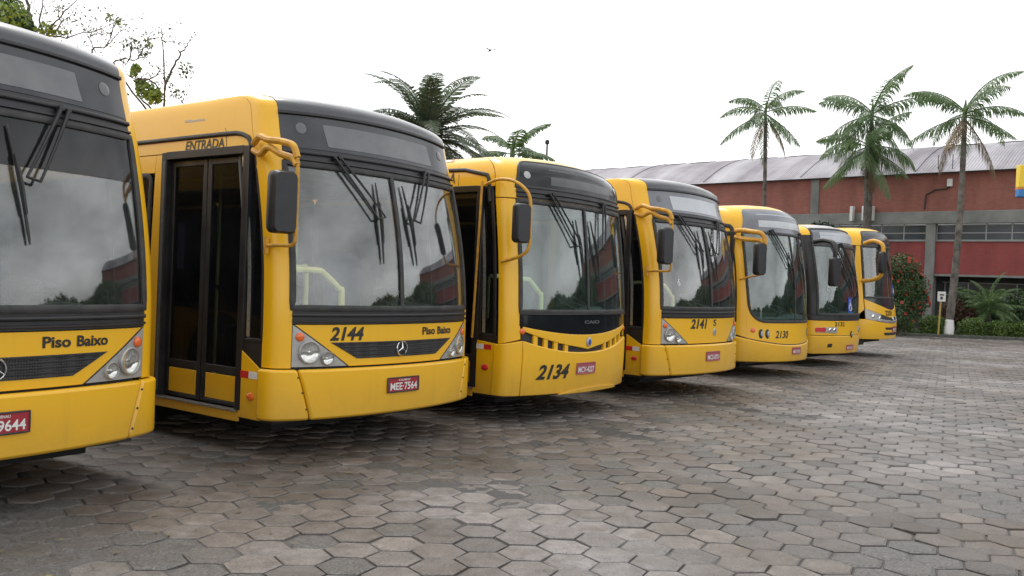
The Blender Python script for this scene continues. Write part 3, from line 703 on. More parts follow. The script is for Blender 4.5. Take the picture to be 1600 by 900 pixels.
# 2134: rounded dome with black destination window, smiling grille slot
def bus_2134():
    b = Bus((.93, 10.67), 52.4, 'yellow bus numbered 2134 low on its bumper, rounded dome and smiling grille slot', bow=.19, r=.16, m=4.0,
            lean=((0, .05), (.34, .02), (.5, 0), (1.0, .0), (1.3, .015), (1.6, .03), (2.0, .07), (2.5, .14), (2.8, .18)), v1=2.74, v2=3.06, zr=.30, inset=.22, insetf=.40,
            crown=((0, 0), (2.5, 0), (2.74, .02), (3.06, .05)))
    X, D, root = b.X, b.D, b.root; yf = b.yc; b.ws0 = 1.25
    xs = np.linspace(-1.08, 1.08, 13)
    top = lambda x: .765 + .15 * (abs(x) / 1.08) ** 2.2          # bumper's upper edge, a smile
    slot = lambda x: top(x) + .012 + .075 * (abs(x) / 1.08) ** .6 + .02
    band = lambda x: .975 + .10 * (abs(x) / 1.08) ** 2
    b.patch('bumper', [[(X(x), .30) for x in xs], [(X(x), .36) for x in xs], [(X(x), .5) for x in xs], [(X(x), top(x)) for x in xs]], 'yellow', off=.02, th=.05, bevel=.012)
    for sd in (-1, 1):
        c = [[(X(1.085 * sd), v), (D(yf + .06, sd), v)] for v in (.30, .36, .5, .80)] + [[(X(1.085 * sd), .915), (D(yf + .06, sd), .86)]]
        if sd < 0: c = [q[::-1] for q in c]
        b.patch('bumper_corner', c, 'yellow', off=.018, th=.05, bevel=.01)
        pv = [.93, 1.3, 2.0, 2.49]; ex = lambda v: float(np.interp(v, [.9, 1.1, 2.5], [1.10, 1.12, 1.13]))
        c = [[(X(ex(v) * sd), v), (D(yf + .012, sd), v - (.06 if v < 1 else 0))] for v in pv]
        if sd < 0: c = [q[::-1] for q in c]
        b.patch('pillar', c, 'yellow', bevel=.004)
    b.patch('chin_lip', [[(X(x), .295) for x in xs[3:11]], [(X(x), .30 + .05 * max(0, 1 - ((x - .2) / .75) ** 2)) for x in xs[3:11]]], 'yellow', off=.045, th=.03, bevel=.008)
    b.patch('grille_recess', [[(X(x), top(x) - .02) for x in xs], [(X(x), slot(x) + .02) for x in xs]], 'black', off=-.03, th=.02)
    for sd in (-1, 1):
        for x in (.42, .60, .76, .91):
            b.patch('grille_divider', [[(X(sd * x) - .03, top(x) - .01), (X(sd * x) + .03, top(x) - .01)], [(X(sd * x) - .03, slot(x) + .005), (X(sd * x) + .03, slot(x) + .005)]], 'yellow', off=.0, th=.03)
        b.dome('indicator_lamp', X(sd * 1.085), 1.02, .035, 'orange', h=.02)
    b.patch('nose_panel', [[(X(x), slot(x)) for x in xs], [(X(x), band(x) - .004) for x in xs]], 'yellow', off=.008, th=.03, bevel=.008)
    b.dome('emblem', 0, .885, .05, 'silver', h=.02, off=.01, sv=1.15); b.dome('emblem_badge', 0, .885, .03, 'blue', h=.008, off=.028, sv=1.15)
    xb = np.linspace(-1.12, 1.12, 13)
    b.patch('lower_band', [[(X(x), band(x)) for x in xb], [(X(x), 1.12) for x in xb], [(X(x), 1.225) for x in xb]], 'dest_black', off=.004)
    b.trim('band_moulding', [(X(x), 1.215) for x in xb], .03, .018, 'black', off=.004)
    b.text('CAIO', X(-.09), X(.25), 1.10, 1.14, 'alu_dull', 'maker_badge', .04, off=.008)
    g = b.patch('windscreen', [[(X(-1.11), v), (0, v), (X(1.11), v)] for v in (1.23, 1.7, 2.1, 2.48)], 'glass_green', off=-.006, th=.006)
    out = [(X(-1.11), 1.24), (0, 1.24), (X(1.11), 1.24), (X(1.11), 1.8), (X(1.11), 2.475), (X(.5), 2.475), (X(-.5), 2.475), (X(-1.11), 2.475), (X(-1.11), 1.8)]
    b.trim('windscreen_gasket', out, .05, .016, 'rubber', True, parent=g)
    b.trim('windscreen_mullion', [(0, 1.25), (0, 2.47)], .04, .014, 'rubber', parent=g)
    edge = [b.v1 + (b.v2 - b.v1) * k / 7 for k in range(8)]
    b.patch('roof_dome', [[(D(yf + .012), v), (X(-1.1), v), (0, v), (X(1.1), v), (D(yf + .012, 1), v)] for v in [2.50, 2.62] + edge], 'yellow', bevel=.004)
    b.patch('header_band', [[(X(-1.12), v), (0, v), (X(1.12), v)] for v in (2.505, 2.56, 2.63)], 'black', off=.006, th=.008)
    for v, w in ((2.53, .02), (2.585, .03)): b.trim('header_moulding', [(X(-1.12), v), (0, v), (X(1.12), v)], w, .018, 'black', off=.006)
    o = rounded([(X(-1.13), 2.64), (X(1.13), 2.64), (X(1.06), 2.905), (X(-1.06), 2.905)], [0, 0, .22, .22], 7)
    dp = b.fill('destination_panel', o, 'dest_black', off=.006, th=.01, nc=26, dv=.04)
    b.trim('destination_rim', o, .03, .012, 'black', True, parent=dp)
    b.patch('destination_display', [[(X(-.62), 2.69), (0, 2.69), (X(.72), 2.69)], [(X(-.62), 2.84), (0, 2.84), (X(.70), 2.84)]], 'display_dark', off=.009, th=.006, parent=dp)
    for sd in (-1, 1): b.dome('clearance_lamp', X(sd * .98), 2.77, .045, 'silver', h=.01, off=.006)
    b.text('2134', X(-.90), X(-.37), .475, .645, 'ink', 'fleet_number', .034, .34, off=.025)
    b.plate(X(-.24), X(.14), .515, .64, 'MCV-4227', None, True, off=.03)
    b.wiper((-.62, 2.58), (-.17, 2.02), (-.22, 2.32), (-.12, 1.62)); b.wiper((.42, 2.56), (.30, 2.02), (.10, 2.33), (.26, 1.60))
    body_common(b, zb=.31, dash='dash_grey', panel_top=(.90, .87), qbot=.955, qglass=(.42, .64), dtop=2.63)
    gutter(b, .80, 2.82, 2.45, .46, .045)
    b.text('ENTRADA', D(1.75), D(1.03), 2.69, 2.80, 'brown_ink', 'lettering', .012, .18)
    b.trim('roof_joint', [(D(.97), 2.66), (D(.97), 2.78)], .006, .003, 'black'); b.trim('roof_joint', [(D(.97), 2.85), (D(.97), 2.98)], .006, .003, 'black')
    b.patch('maker_badge', [[(D(1.28), 2.93), (D(1.12), 2.93)], [(D(1.26), 2.97), (D(1.10), 2.97)]], 'silver', off=.006, th=.006)
    b.patch('maker_badge', [[(D(1.12), 2.93), (D(1.07), 2.93)], [(D(1.10), 2.97), (D(1.05), 2.97)]], 'red', off=.006, th=.006)
    reflectors(b, .45, .665, .80, .855, False); b.dome('side_marker', D(.53), .60, .05, 'red', h=.02, sv=.7)
    dn = [(-1.28, .62, 2.64), (-1.34, .40, 2.68), (-1.36, .18, 2.66), (-1.35, .03, 2.58), (-1.335, -.05, 2.46), (-1.33, -.06, 2.2), (-1.33, -.06, 1.98), (-1.34, -.02, 1.88), (-1.34, .12, 1.82), (-1.29, .34, 1.78)]
    o = mirror(b, (-1.43, -.02, 2.19), (.105, .05, .21), [dn], .018, rz=R(-6))
    MB().tube([(-1.29, .66, 2.68), (-1.29, .72, .92)], .014, 8).build('grab_handle', 'yellow_arm', root)
    inside_rails(b)
    return b
b3 = bus_2134()

# 2130: windscreen rounded at the bottom, frameless grey panel above it
def bus_2130():
    b = Bus((5.30, 16.6), 47.0, 'yellow bus numbered 2130 with windscreen rounded at the bottom and pale grey panel above', bow=.30, r=.30, m=3.2,
            lean=((0, .08), (.34, .02), (.55, .0), (.7, .03), (1.1, .04), (1.5, .05), (2.0, .10), (2.6, .22), (2.85, .28)), v1=2.80, v2=3.16, zr=.37, inset=.26, insetf=.48,
            crown=((0, 0), (2.5, 0), (2.8, .03), (3.16, .06)))
    X, D, root = b.X, b.D, b.root; yf = b.yc; b.ws0 = 1.12
    xs = np.linspace(-1.12, 1.12, 13); top = lambda x: .595 + .10 * (abs(x) / 1.12) ** 2.4
    left = [(D(yf + .5), .86), (D(yf + .2), .78)]
    ss = [D(yf + .5), D(yf + .2), D(yf)] + [X(x) for x in xs] + [D(yf, 1), D(yf + .2, 1)]
    tv = [.90, .82, .755] + [top(x) for x in xs] + [.755, .80]
    b.patch('bumper', [[(s, .29) for s in ss], [(s, .36) for s in ss], [(s, .5) for s in ss], list(zip(ss, tv))], 'yellow', off=.02, th=.05, bevel=.02)
    b.trim('bumper_seam', [(s, v + .008) for s, v in zip(ss, tv)], .016, .006, 'black', off=-.004)
    edge = [b.v1 + (b.v2 - b.v1) * k / 7 for k in range(8)]
    wo = rounded([(X(-1.16), 2.63), (X(-1.17), 1.8), (X(-1.12), 1.02), (X(1.12), 1.02), (X(1.17), 1.8), (X(1.16), 2.63)], [.0, .3, .36, .36, .3, .0], 8)
    # yellow surround: lower front, pillars and dome leave the windscreen opening
    low = np.array([p for p in wo if p[1] < 1.62]); low = low[np.argsort(low[:, 0])]
    lv = lambda s: float(np.interp(s, low[:, 0], low[:, 1]))
    sl = [X(x) for x in np.linspace(-1.165, 1.165, 25)]
    t2 = lambda s: float(np.interp(s, ss, tv)) + .016
    b.patch('front_panel', [[(s, t2(s)) for s in sl], [(s, lv(s)) for s in sl]], 'yellow', off=.0, th=.03, dv=.1)
    for sd in (-1, 1):
        c = [[(X(1.165 * sd), v), (D(yf + (.03 if v > 1.3 else .10), sd), v)] for v in (.80, 1.3, 1.8, 2.3, 2.63)]
        c[0] = [(X(1.165 * sd), t2(X(1.165 * sd))), (D(yf + .18, sd), .84)]
        if sd < 0: c = [q[::-1] for q in c]
        b.patch('pillar', c, 'yellow', bevel=.004)
    g = b.fill('windscreen', wo, 'glass_green', off=-.004, th=.006, nc=26)
    b.trim('windscreen_gasket', wo, .05, .014, 'rubber', True, parent=g); b.trim('windscreen_mullion', [(0, 1.04), (0, 2.62)], .04, .012, 'rubber', parent=g)
    b.patch('roof_dome', [[(D(yf + .03), v), (X(-1.15), v), (0, v), (X(1.15), v), (D(yf + .03, 1), v)] for v in [2.64, 2.72] + edge], 'yellow', bevel=.004)
    o = rounded([(X(-1.17), 2.65), (X(1.17), 2.65), (X(1.10), 3.0), (X(-1.10), 3.0)], [0, 0, .12, .12], 5)
    dp = b.fill('destination_panel', o, 'destgrey', off=.006, th=.01, nc=26, dv=.04)
    b.patch('destination_display', [[(X(-.86), 2.74), (0, 2.74), (X(.86), 2.74)], [(X(-.86), 2.92), (0, 2.92), (X(.86), 2.92)]], 'display_light', off=.009, th=.006, parent=dp)
    for sd in (-1, 1):
        b.dome('indicator_lamp', X(sd * 1.07), .86, .05, 'orange', h=.012, sv=.9)
        for x in (.93, .80): b.dome('headlamp', X(sd * x), .80, .05, 'black', h=.012, sv=1.7); 
        for x in (.915, .785): b.dome('lamp_lens', X(sd * x), .80, .028, 'silver', h=.006, off=.012, sv=1.9)
    b.text('2130', X(-.62), X(-.25), .72, .86, 'ink', 'fleet_number', .024, .25)
    b.plate(X(-.14), X(.18), .43, .545, 'MBY-7976', None, True, off=.03)
    b.wiper((-.58, 2.68), (-.10, 2.02), (-.16, 2.30), (-.02, 1.62)); b.wiper((.52, 2.68), (.46, 2.02), (.30, 2.26), (.44, 1.62))
    body_common(b, zb=.31, dash='dash_grey', panel_top=(.92, .85), qbot=1.0, qglass=(.52, .66), dtop=2.62, seats=False)
    gutter(b, .80, 2.80, 2.6, .5, .07)
    b.trim('roof_joint', [(D(.85), 2.84), (D(.85), 3.1)], .008, .004, 'black')
    b.patch('reflective_strip', [[(D(.95), .80), (D(.7), .80)], [(D(.95), .88), (D(.7), .88)]], 'white', off=.024, th=.006)
    t1 = [(-1.28, .62, 2.63), (-1.36, .42, 2.63), (-1.42, .22, 2.60), (-1.42, .08, 2.58), (-1.40, .0, 2.50), (-1.40, -.02, 2.36)]
    t2_ = [(-1.28, .62, 2.52), (-1.36, .42, 2.48), (-1.42, .22, 2.46), (-1.41, .06, 2.44), (-1.40, .0, 2.38)]
    dn = [(-1.40, -.02, 2.4), (-1.395, -.03, 2.2), (-1.395, -.03, 1.95), (-1.40, .04, 1.86), (-1.36, .3, 1.80), (-1.28, .5, 1.76)]
    o = mirror(b, (-1.53, .0, 2.12), (.13, .06, .28), [t1, t2_], .042, rz=R(-6)); MB().tube(smooth_path(dn, 5), .018, 8).build('mirror_stay', 'yellow_arm', o)
    return b
b5 = bus_2130()

# 2132: black-framed windscreen, oval lamps, black ear mirror
def bus_2132():
    b = Bus((7.49, 19.7), 49.0, 'yellow bus numbered 2132 with black ear mirrors and blue wheelchair sticker, second farthest', bow=.24, r=.24, m=3.6,
            lean=((0, .08), (.34, .03), (.55, .0), (.9, .02), (1.1, .02), (1.5, .035), (2.0, .10), (2.6, .22), (2.9, .28)), v1=2.84, v2=3.08, zr=.24, inset=.24, insetf=.45,
            crown=((0, 0), (2.5, 0), (2.8, .03), (3.08, .06)))
    X, D, root = b.X, b.D, b.root; yf = b.yc; b.ws0 = 1.14
    xs = np.linspace(-1.15, 1.15, 13)
    b.patch('bumper', [[(D(yf + .1), v)] + [(X(x), v) for x in xs] + [(D(yf + .1, 1), v)] for v in (.28, .36, .5, .665)], 'yellow', off=.012, th=.04, bevel=.012)
    b.patch('front_panel', [[(D(yf + .05), v)] + [(X(x), v) for x in xs] + [(D(yf + .05, 1), v)] for v in (.675, .8, .985)], 'yellow', off=.0, th=.03, bevel=.006)
    b.patch('lower_band', [[(D(yf + .03), v)] + [(X(x), v) for x in xs] + [(D(yf + .03, 1), v)] for v in (.99, 1.10)], 'black', off=.006, bevel=.01)
    g = b.patch('windscreen', [[(X(-1.16), v), (0, v), (X(1.16), v)] for v in (1.11, 1.7, 2.2, 2.62)], 'glass_green', off=-.004, th=.006)
    out = [(X(-1.16), 1.12), (0, 1.12), (X(1.16), 1.12), (X(1.16), 1.8), (X(1.16), 2.61), (0, 2.61), (X(-1.16), 2.61), (X(-1.16), 1.8)]
    b.trim('windscreen_gasket', out, .055, .016, 'rubber', True, parent=g)
    for sd in (-1, 1):
        c = [[(X(1.165 * sd), v), (D(yf + .03, sd), v)] for v in (1.105, 1.7, 2.3, 2.62, 2.84)]
        if sd < 0: c = [q[::-1] for q in c]
        b.patch('pillar', c, 'black', bevel=.004)
        o = rounded([(X(sd * .62), .72), (X(sd * 1.20), .74), (X(sd * 1.20), .84), (X(sd * .62), .86)][::sd], .06, 4)
        h = b.fill('headlamp', o, 'silver', off=.012, th=.02, nc=8)
        o2 = rounded([(X(sd * .98), .745), (X(sd * 1.20), .75), (X(sd * 1.20), .835), (X(sd * .98), .845)][::sd], .03, 4)
        b.fill('indicator_lens', o2, 'red', off=.018, th=.01, nc=6, parent=h)
        for x in (.72, .86): b.dome('lamp_lens', X(sd * x), .79, .045, 'chrome', h=.012, off=.012, parent=h)
        b.fill('fog_lamp_recess', rounded([(X(sd * .78), .42), (X(sd * .92), .42), (X(sd * .90), .50), (X(sd * .76), .50)][::sd], .03, 3), 'black', off=.015, th=.01, nc=4)
    edge = [b.v1 + (b.v2 - b.v1) * k / 5 for k in range(6)]
    dp = b.patch('destination_panel', [[(X(-1.16), v), (0, v), (X(1.16), v)] for v in [2.65, 2.75] + edge[:3]], 'destgrey', off=.0, bevel=.004)
    b.patch('destination_display', [[(X(-.95), 2.70), (0, 2.70), (X(.95), 2.70)], [(X(-.95), 2.88), (0, 2.88), (X(.95), 2.88)]], 'display_light', off=.005, th=.006, parent=dp)
    b.trim('panel_frame', [(X(-1.16), 2.64), (0, 2.64), (X(1.16), 2.64), (X(1.15), edge[2]), (0, edge[2]), (X(-1.15), edge[2])], .05, .016, 'black', True)
    b.patch('roof_cap', [[(X(-1.16), v), (0, v), (X(1.16), v)] for v in edge[2:]], 'alu', off=.004)
    for sd in (-1, 1):
        c = [[(X(1.17 * sd), v), (D(yf + .03, sd), v)] for v in edge]
        if sd < 0: c = [q[::-1] for q in c]
        b.patch('roof_corner', c, 'yellow')
    b.dome('emblem', X(.02), .69, .05, 'black', h=.02, off=.012, sv=1.5); b.dome('emblem_badge', X(.02), .69, .03, 'chrome', h=.01, off=.03, sv=1.5)
    b.text('2132', X(-.70), X(-.32), .87, .965, 'ink', 'fleet_number', .024)
    b.plate(X(-.20), X(.16), .36, .46, 'MEY-0372', None, True, off=.02)
    st = b.patch('wheelchair_sticker', [[(X(-.16), 1.16), (X(.06), 1.16)], [(X(-.16), 1.50), (X(.06), 1.50)]], 'blue', off=.004, th=.006)
    wheelchair(b, X(-.05), 1.31, .085, st)
    b.wiper((-.55, 2.66), (-.10, 1.95), (-.42, 2.35), (.18, 1.5)); b.wiper((-.25, 2.66), (.30, 1.95), (.02, 2.35), (.6, 1.5))
    body_common(b, zb=.31, dash='dash_grey', panel_top=(.92, .88), qbot=1.05, qglass=(.5, .66), dtop=2.62, seats=False)
    arm = [(-1.24, .40, 2.66), (-1.34, .15, 2.68), (-1.44, -.08, 2.62), (-1.50, -.16, 2.48), (-1.50, -.16, 2.3)]
    mirror(b, (-1.50, -.16, 2.02), (.14, .07, .30), [arm], .05, 'black', R(-8))
    b.text('C', X(-.94), X(-.86), 1.62, 1.72, 'white', 'windscreen_sticker', .01, off=.004)
    return b

def wheelchair(b, s, v, r, parent):
    """white wheelchair pictogram laid on the surface"""
    def P(ds, dv): return Vector(b.P(s + ds * r, v + dv * r, .009))
    mb = MB()
    mb.tube([P(.75 * math.cos(a) - .05, .75 * math.sin(a) - .45) for a in np.linspace(R(110), R(360), 14)], r * .11, 5)
    mb.tube([P(-.2, 1.0), P(-.15, .1), P(.55, .1), P(.85, -.75), P(1.1, -.7)], r * .13, 5)
    mb.tube([P(-.2, .55), P(.45, .5)], r * .1, 5); mb.lathe([(r * .24, 0), (.001, .003)], P(-.22, 1.4), b.nrm(s, v), 10)
    return mb.build('pictogram', 'white', parent)
b6 = bus_2132()

# 2235: farthest bus, black face with V-shaped nose and silver grille
def bus_2235():
    b = Bus((9.90, 23.2), 52.0, 'farthest yellow bus numbered 2235, rounded dome, silver grille curve, beside the flowering bush', bow=.30, r=.26, m=3.4,
            lean=((0, .1), (.46, .04), (.7, .0), (1.1, .05), (1.5, .10), (2.8, .24), (3.0, .27)), v1=2.95, v2=3.35, zr=.36, inset=.26, insetf=.5,
            crown=((0, 0), (2.6, 0), (2.9, .03), (3.35, .06)))
    X, D, root = b.X, b.D, b.root; yf = b.yc; b.ws0 = 1.5
    xs = np.linspace(-1.15, 1.15, 15)
    a1 = lambda x: .86 + .10 * (abs(x) / 1.15) ** 2          # top of bumper
    a2 = lambda x: .98 + .22 * (abs(x) / 1.15) ** 1.6        # under the yellow nose
    a3 = lambda x: 1.20 + .26 * (abs(x) / 1.15) ** 1.5       # top of nose
    b.patch('bumper', [[(D(yf + .1), v)] + [(X(x), v) for x in xs] + [(D(yf + .1, 1), v)] for v in (.46, .55, .7)] + [[(D(yf + .1), .95)] + [(X(x), a1(x)) for x in xs] + [(D(yf + .1, 1), .95)]], 'yellow', off=.02, th=.04, bevel=.012)
    for va, vb, x in ((.56, .63, .5), (.70, .76, .46)): b.fill('bumper_slot', rounded([(X(-x), va), (X(x), va), (X(x + .06), vb), (X(-x - .06), vb)], .03, 3), 'black', off=.024, th=.01)
    gr = b.patch('grille_bar', [[(X(x), a1(x) + .004) for x in xs[2:-2]], [(X(x), a1(x) + .07) for x in xs[2:-2]]], 'alu', off=.03, th=.04, bevel=.01)
    b.patch('grille', [[(X(x), a1(x) + .05) for x in xs[3:-3]], [(X(x), a2(x) + .03) for x in xs[3:-3]]], 'grille', off=.0, th=.02)
    emblem_star(b, 0, .98, .06, .02)
    for sd in (-1, 1):
        q = [x for x in xs if x * sd > .55]
        h = b.patch('headlamp', [[(X(x), a1(x) + .01) for x in q], [(X(x), a2(x) + .02) for x in q]], 'silver', off=.012, th=.03)
        for x in (.72, .95): b.dome('lamp_lens', X(sd * x), (a1(x) + a2(x)) / 2, .05, 'chrome', h=.014, off=.012, parent=h)
        c = [[(X(1.16 * sd), v), (D(yf + .03, sd), v)] for v in (1.47, 2.0, 2.5, 2.83)]; c[0] = [(X(1.16 * sd), 1.47), (D(yf + .03, sd), 1.2)]
        c.insert(0, [(X(1.16 * sd), 1.20), (D(yf + .03, sd), .96)])
        if sd < 0: c = [k[::-1] for k in c]
        b.patch('pillar', c, 'yellow', bevel=.004)
    b.patch('nose_panel', [[(X(x), a2(x) + .02) for x in xs], [(X(x), a3(x)) for x in xs]], 'yellow', off=.016, th=.04, bevel=.012)
    b.patch('lower_band', [[(X(x), a3(x) + .004) for x in xs], [(X(x), max(1.49, a3(x) + .03)) for x in xs]], 'dest', off=.004)
    g = b.patch('windscreen', [[(X(-1.13), v), (0, v), (X(1.13), v)] for v in (1.5, 2.0, 2.5, 2.82)], 'glass', off=-.004, th=.006)
    out = [(X(-1.13), 1.51), (0, 1.51), (X(1.13), 1.51), (X(1.13), 2.1), (X(1.13), 2.81), (0, 2.81), (X(-1.13), 2.81), (X(-1.13), 2.1)]
    b.trim('windscreen_gasket', out, .05, .016, 'rubber', True, parent=g); b.trim('windscreen_mullion', [(0, 1.52), (0, 2.8)], .04, .014, 'rubber', parent=g)
    edge = [b.v1 + (b.v2 - b.v1) * k / 7 for k in range(8)]
    b.patch('roof_dome', [[(D(yf + .03), v), (X(-1.12), v), (0, v), (X(1.12), v), (D(yf + .03, 1), v)] for v in [2.84] + edge], 'yellow', bevel=.004)
    b.patch('header_band', [[(X(-1.13), v), (0, v), (X(1.13), v)] for v in (2.83, 2.91)], 'black', off=.006, th=.01)
    o = rounded([(X(-1.13), 2.92), (X(1.13), 2.92), (X(1.05), 3.16), (X(-1.05), 3.16)], [0, 0, .2, .2], 6)
    dp = b.fill('destination_panel', o, 'dest', off=.006, th=.01, nc=24, dv=.05); b.trim('destination_rim', o, .03, .012, 'black', True, parent=dp)
    b.text('2235', X(-.46), X(-.06), 1.06, 1.19, 'ink', 'fleet_number', .024, off=.022)
    b.plate(X(-.06), X(.30), .66, .78, 'MIB-1185', None, True, off=.034)
    st = b.patch('wheelchair_sticker', [[(X(.36), 1.56), (X(.54), 1.56)], [(X(.36), 1.88), (X(.54), 1.88)]], 'blue', off=.004, th=.006); wheelchair(b, X(.45), 1.71, .07, st)
    b.wiper((-.5, 2.86), (.0, 2.25), (-.1, 2.5), (.15, 1.8))
    body_common(b, zb=.48, panel_top=(1.15, .98), qbot=1.3, qglass=(.5, .66), dtop=2.82, waist=1.35, wtop=2.6, seats=False, door_lower=.85)
    arm = [(-1.22, .45, 2.86), (-1.36, .18, 2.92), (-1.48, -.06, 2.82), (-1.50, -.10, 2.64)]; arm2 = [(-1.24, .45, 1.92), (-1.38, .2, 1.94), (-1.48, -.02, 2.02), (-1.50, -.08, 2.12)]
    mirror(b, (-1.50, -.09, 2.38), (.13, .06, .26), [arm, arm2], .05, rz=R(-8))
    MB().box(-1.15, -.75, .5, .62, .30, .52).build('mud_flap', 'rubber', root)
    return b
b7 = bus_2235()

# ------------------------------------------------------------------ ground: one sheet, hexagonal concrete pavers laid on it
def ground_mat():
    m, t, o = new_mat('gritty_joint_sand')
    p = N(t, 'ShaderNodeBsdfPrincipled', Roughness=0.85); t.links.new(p.outputs[0], o.inputs['Surface'])
    tcn = N(t, 'ShaderNodeTexCoord'); n = N(t, 'ShaderNodeTexNoise', Scale=60.0, Detail=6.0, Roughness=.7); t.links.new(tcn.outputs['Object'], n.inputs['Vector'])
    n2 = N(t, 'ShaderNodeTexNoise', Scale=.5, Detail=4.0); t.links.new(tcn.outputs['Object'], n2.inputs['Vector'])
    ad = N(t, 'ShaderNodeMath', operation='MULTIPLY'); t.links.new(n.outputs['Fac'], ad.inputs[0]); t.links.new(n2.outputs['Fac'], ad.inputs[1])
    cr_ = N(t, 'ShaderNodeValToRGB'); cr_.color_ramp.elements[0].position = .12; cr_.color_ramp.elements[0].color = (.024, .0225, .020, 1)
    cr_.color_ramp.elements[1].position = .40; cr_.color_ramp.elements[1].color = (.13, .125, .12, 1)
    t.links.new(ad.outputs[0], cr_.inputs[0]); t.links.new(cr_.outputs[0], p.inputs['Base Color'])
    bn = N(t, 'ShaderNodeBump', Strength=0.7, Distance=0.01); t.links.new(n.outputs['Fac'], bn.inputs['Height']); t.links.new(bn.outputs[0], p.inputs['Normal'])
    return m

def paver_mat():
    m, t, o = new_mat('weathered_concrete_paver')
    p = N(t, 'ShaderNodeBsdfPrincipled'); t.links.new(p.outputs[0], o.inputs['Surface'])
    geo = N(t, 'ShaderNodeNewGeometry')
    at_ = N(t, 'ShaderNodeAttribute', attribute_name='tone'); aw = N(t, 'ShaderNodeAttribute', attribute_name='worn')
    big = N(t, 'ShaderNodeTexNoise', Scale=.28, Detail=5.0, Roughness=.6); t.links.new(geo.outputs['Position'], big.inputs['Vector'])
    mid = N(t, 'ShaderNodeTexNoise', Scale=7.0, Detail=8.0, Roughness=.75); t.links.new(geo.outputs['Position'], mid.inputs['Vector'])
    fine = N(t, 'ShaderNodeTexNoise', Scale=70.0, Detail=6.0, Roughness=.75); t.links.new(geo.outputs['Position'], fine.inputs['Vector'])
    pits = N(t, 'ShaderNodeTexVoronoi', Scale=45.0); t.links.new(geo.outputs['Position'], pits.inputs['Vector'])
    # clean concrete tone: brownish to pinkish grey, changing over metres and from stone to stone
    br = N(t, 'ShaderNodeMapRange'); br.inputs['From Min'].default_value = .4; br.inputs['From Max'].default_value = .62; t.links.new(big.outputs['Fac'], br.inputs['Value'])
    c1 = N(t, 'ShaderNodeMix', data_type='RGBA'); c1.inputs[6].default_value = (.118, .094, .074, 1); c1.inputs[7].default_value = (.226, .208, .203, 1)
    t.links.new(br.outputs[0], c1.inputs[0])
    tone = N(t, 'ShaderNodeMapRange'); tone.inputs['To Min'].default_value = .55; tone.inputs['To Max'].default_value = 1.4; t.links.new(at_.outputs['Fac'], tone.inputs['Value'])
    c2 = N(t, 'ShaderNodeVectorMath', operation='MULTIPLY'); t.links.new(c1.outputs[2], c2.inputs[0]); t.links.new(tone.outputs[0], c2.inputs[1])
    mr = N(t, 'ShaderNodeMapRange'); mr.inputs['From Min'].default_value = .3; mr.inputs['From Max'].default_value = .7; mr.inputs['To Min'].default_value = .58; mr.inputs['To Max'].default_value = 1.28
    t.links.new(mid.outputs['Fac'], mr.inputs['Value']); c3 = N(t, 'ShaderNodeVectorMath', operation='MULTIPLY'); t.links.new(c2.outputs[0], c3.inputs[0]); t.links.new(mr.outputs[0], c3.inputs[1])
    # worn stones: crumbled dark aggregate speckled with light grit
    fr_ = N(t, 'ShaderNodeMapRange'); fr_.inputs['From Min'].default_value = .36; fr_.inputs['From Max'].default_value = .7; t.links.new(fine.outputs['Fac'], fr_.inputs['Value'])
    wc = N(t, 'ShaderNodeMix', data_type='RGBA'); wc.inputs[6].default_value = (.046, .044, .041, 1); wc.inputs[7].default_value = (.165, .160, .152, 1); t.links.new(fr_.outputs[0], wc.inputs[0])
    wm = N(t, 'ShaderNodeMath', operation='MULTIPLY_ADD', use_clamp=True); t.links.new(mid.outputs['Fac'], wm.inputs[0]); wm.inputs[1].default_value = 2.6; wm.inputs[2].default_value = -1.75
    wa = N(t, 'ShaderNodeMath', operation='ADD', use_clamp=True); t.links.new(wm.outputs[0], wa.inputs[0]); t.links.new(aw.outputs['Fac'], wa.inputs[1])
    c4 = N(t, 'ShaderNodeMix', data_type='RGBA'); t.links.new(wa.outputs[0], c4.inputs[0]); t.links.new(c3.outputs[0], c4.inputs[6]); t.links.new(wc.outputs[2], c4.inputs[7])
    pt = N(t, 'ShaderNodeMapRange'); pt.inputs['From Min'].default_value = .08; pt.inputs['From Max'].default_value = .26; pt.inputs['To Min'].default_value = .32; t.links.new(pits.outputs['Distance'], pt.inputs['Value'])
    fm_ = N(t, 'ShaderNodeMapRange'); fm_.inputs['From Min'].default_value = .3; fm_.inputs['From Max'].default_value = .7; fm_.inputs['To Min'].default_value = .55; fm_.inputs['To Max'].default_value = 1.35; t.links.new(fine.outputs['Fac'], fm_.inputs['Value'])
    c45 = N(t, 'ShaderNodeVectorMath', operation='MULTIPLY'); t.links.new(c4.outputs[2], c45.inputs[0]); t.links.new(fm_.outputs[0], c45.inputs[1])
    c5 = N(t, 'ShaderNodeVectorMath', operation='MULTIPLY'); t.links.new(c45.outputs[0], c5.inputs[0]); t.links.new(pt.outputs[0], c5.inputs[1]); t.links.new(c5.outputs[0], p.inputs['Base Color'])
    rg = N(t, 'ShaderNodeMapRange'); rg.inputs['From Min'].default_value = .35; rg.inputs['From Max'].default_value = .65; rg.inputs['To Min'].default_value = .32; rg.inputs['To Max'].default_value = .58
    t.links.new(mid.outputs['Fac'], rg.inputs['Value']); t.links.new(rg.outputs[0], p.inputs['Roughness'])
    hh = N(t, 'ShaderNodeMath', operation='ADD'); t.links.new(fine.outputs['Fac'], hh.inputs[0]); t.links.new(mid.outputs['Fac'], hh.inputs[1])
    bn = N(t, 'ShaderNodeBump', Strength=0.8, Distance=0.010); t.links.new(hh.outputs[0], bn.inputs['Height']); t.links.new(bn.outputs[0], p.inputs['Normal'])
    return m
M['ground'] = ground_mat(); M['paver'] = paver_mat()
g_ = 1500.0
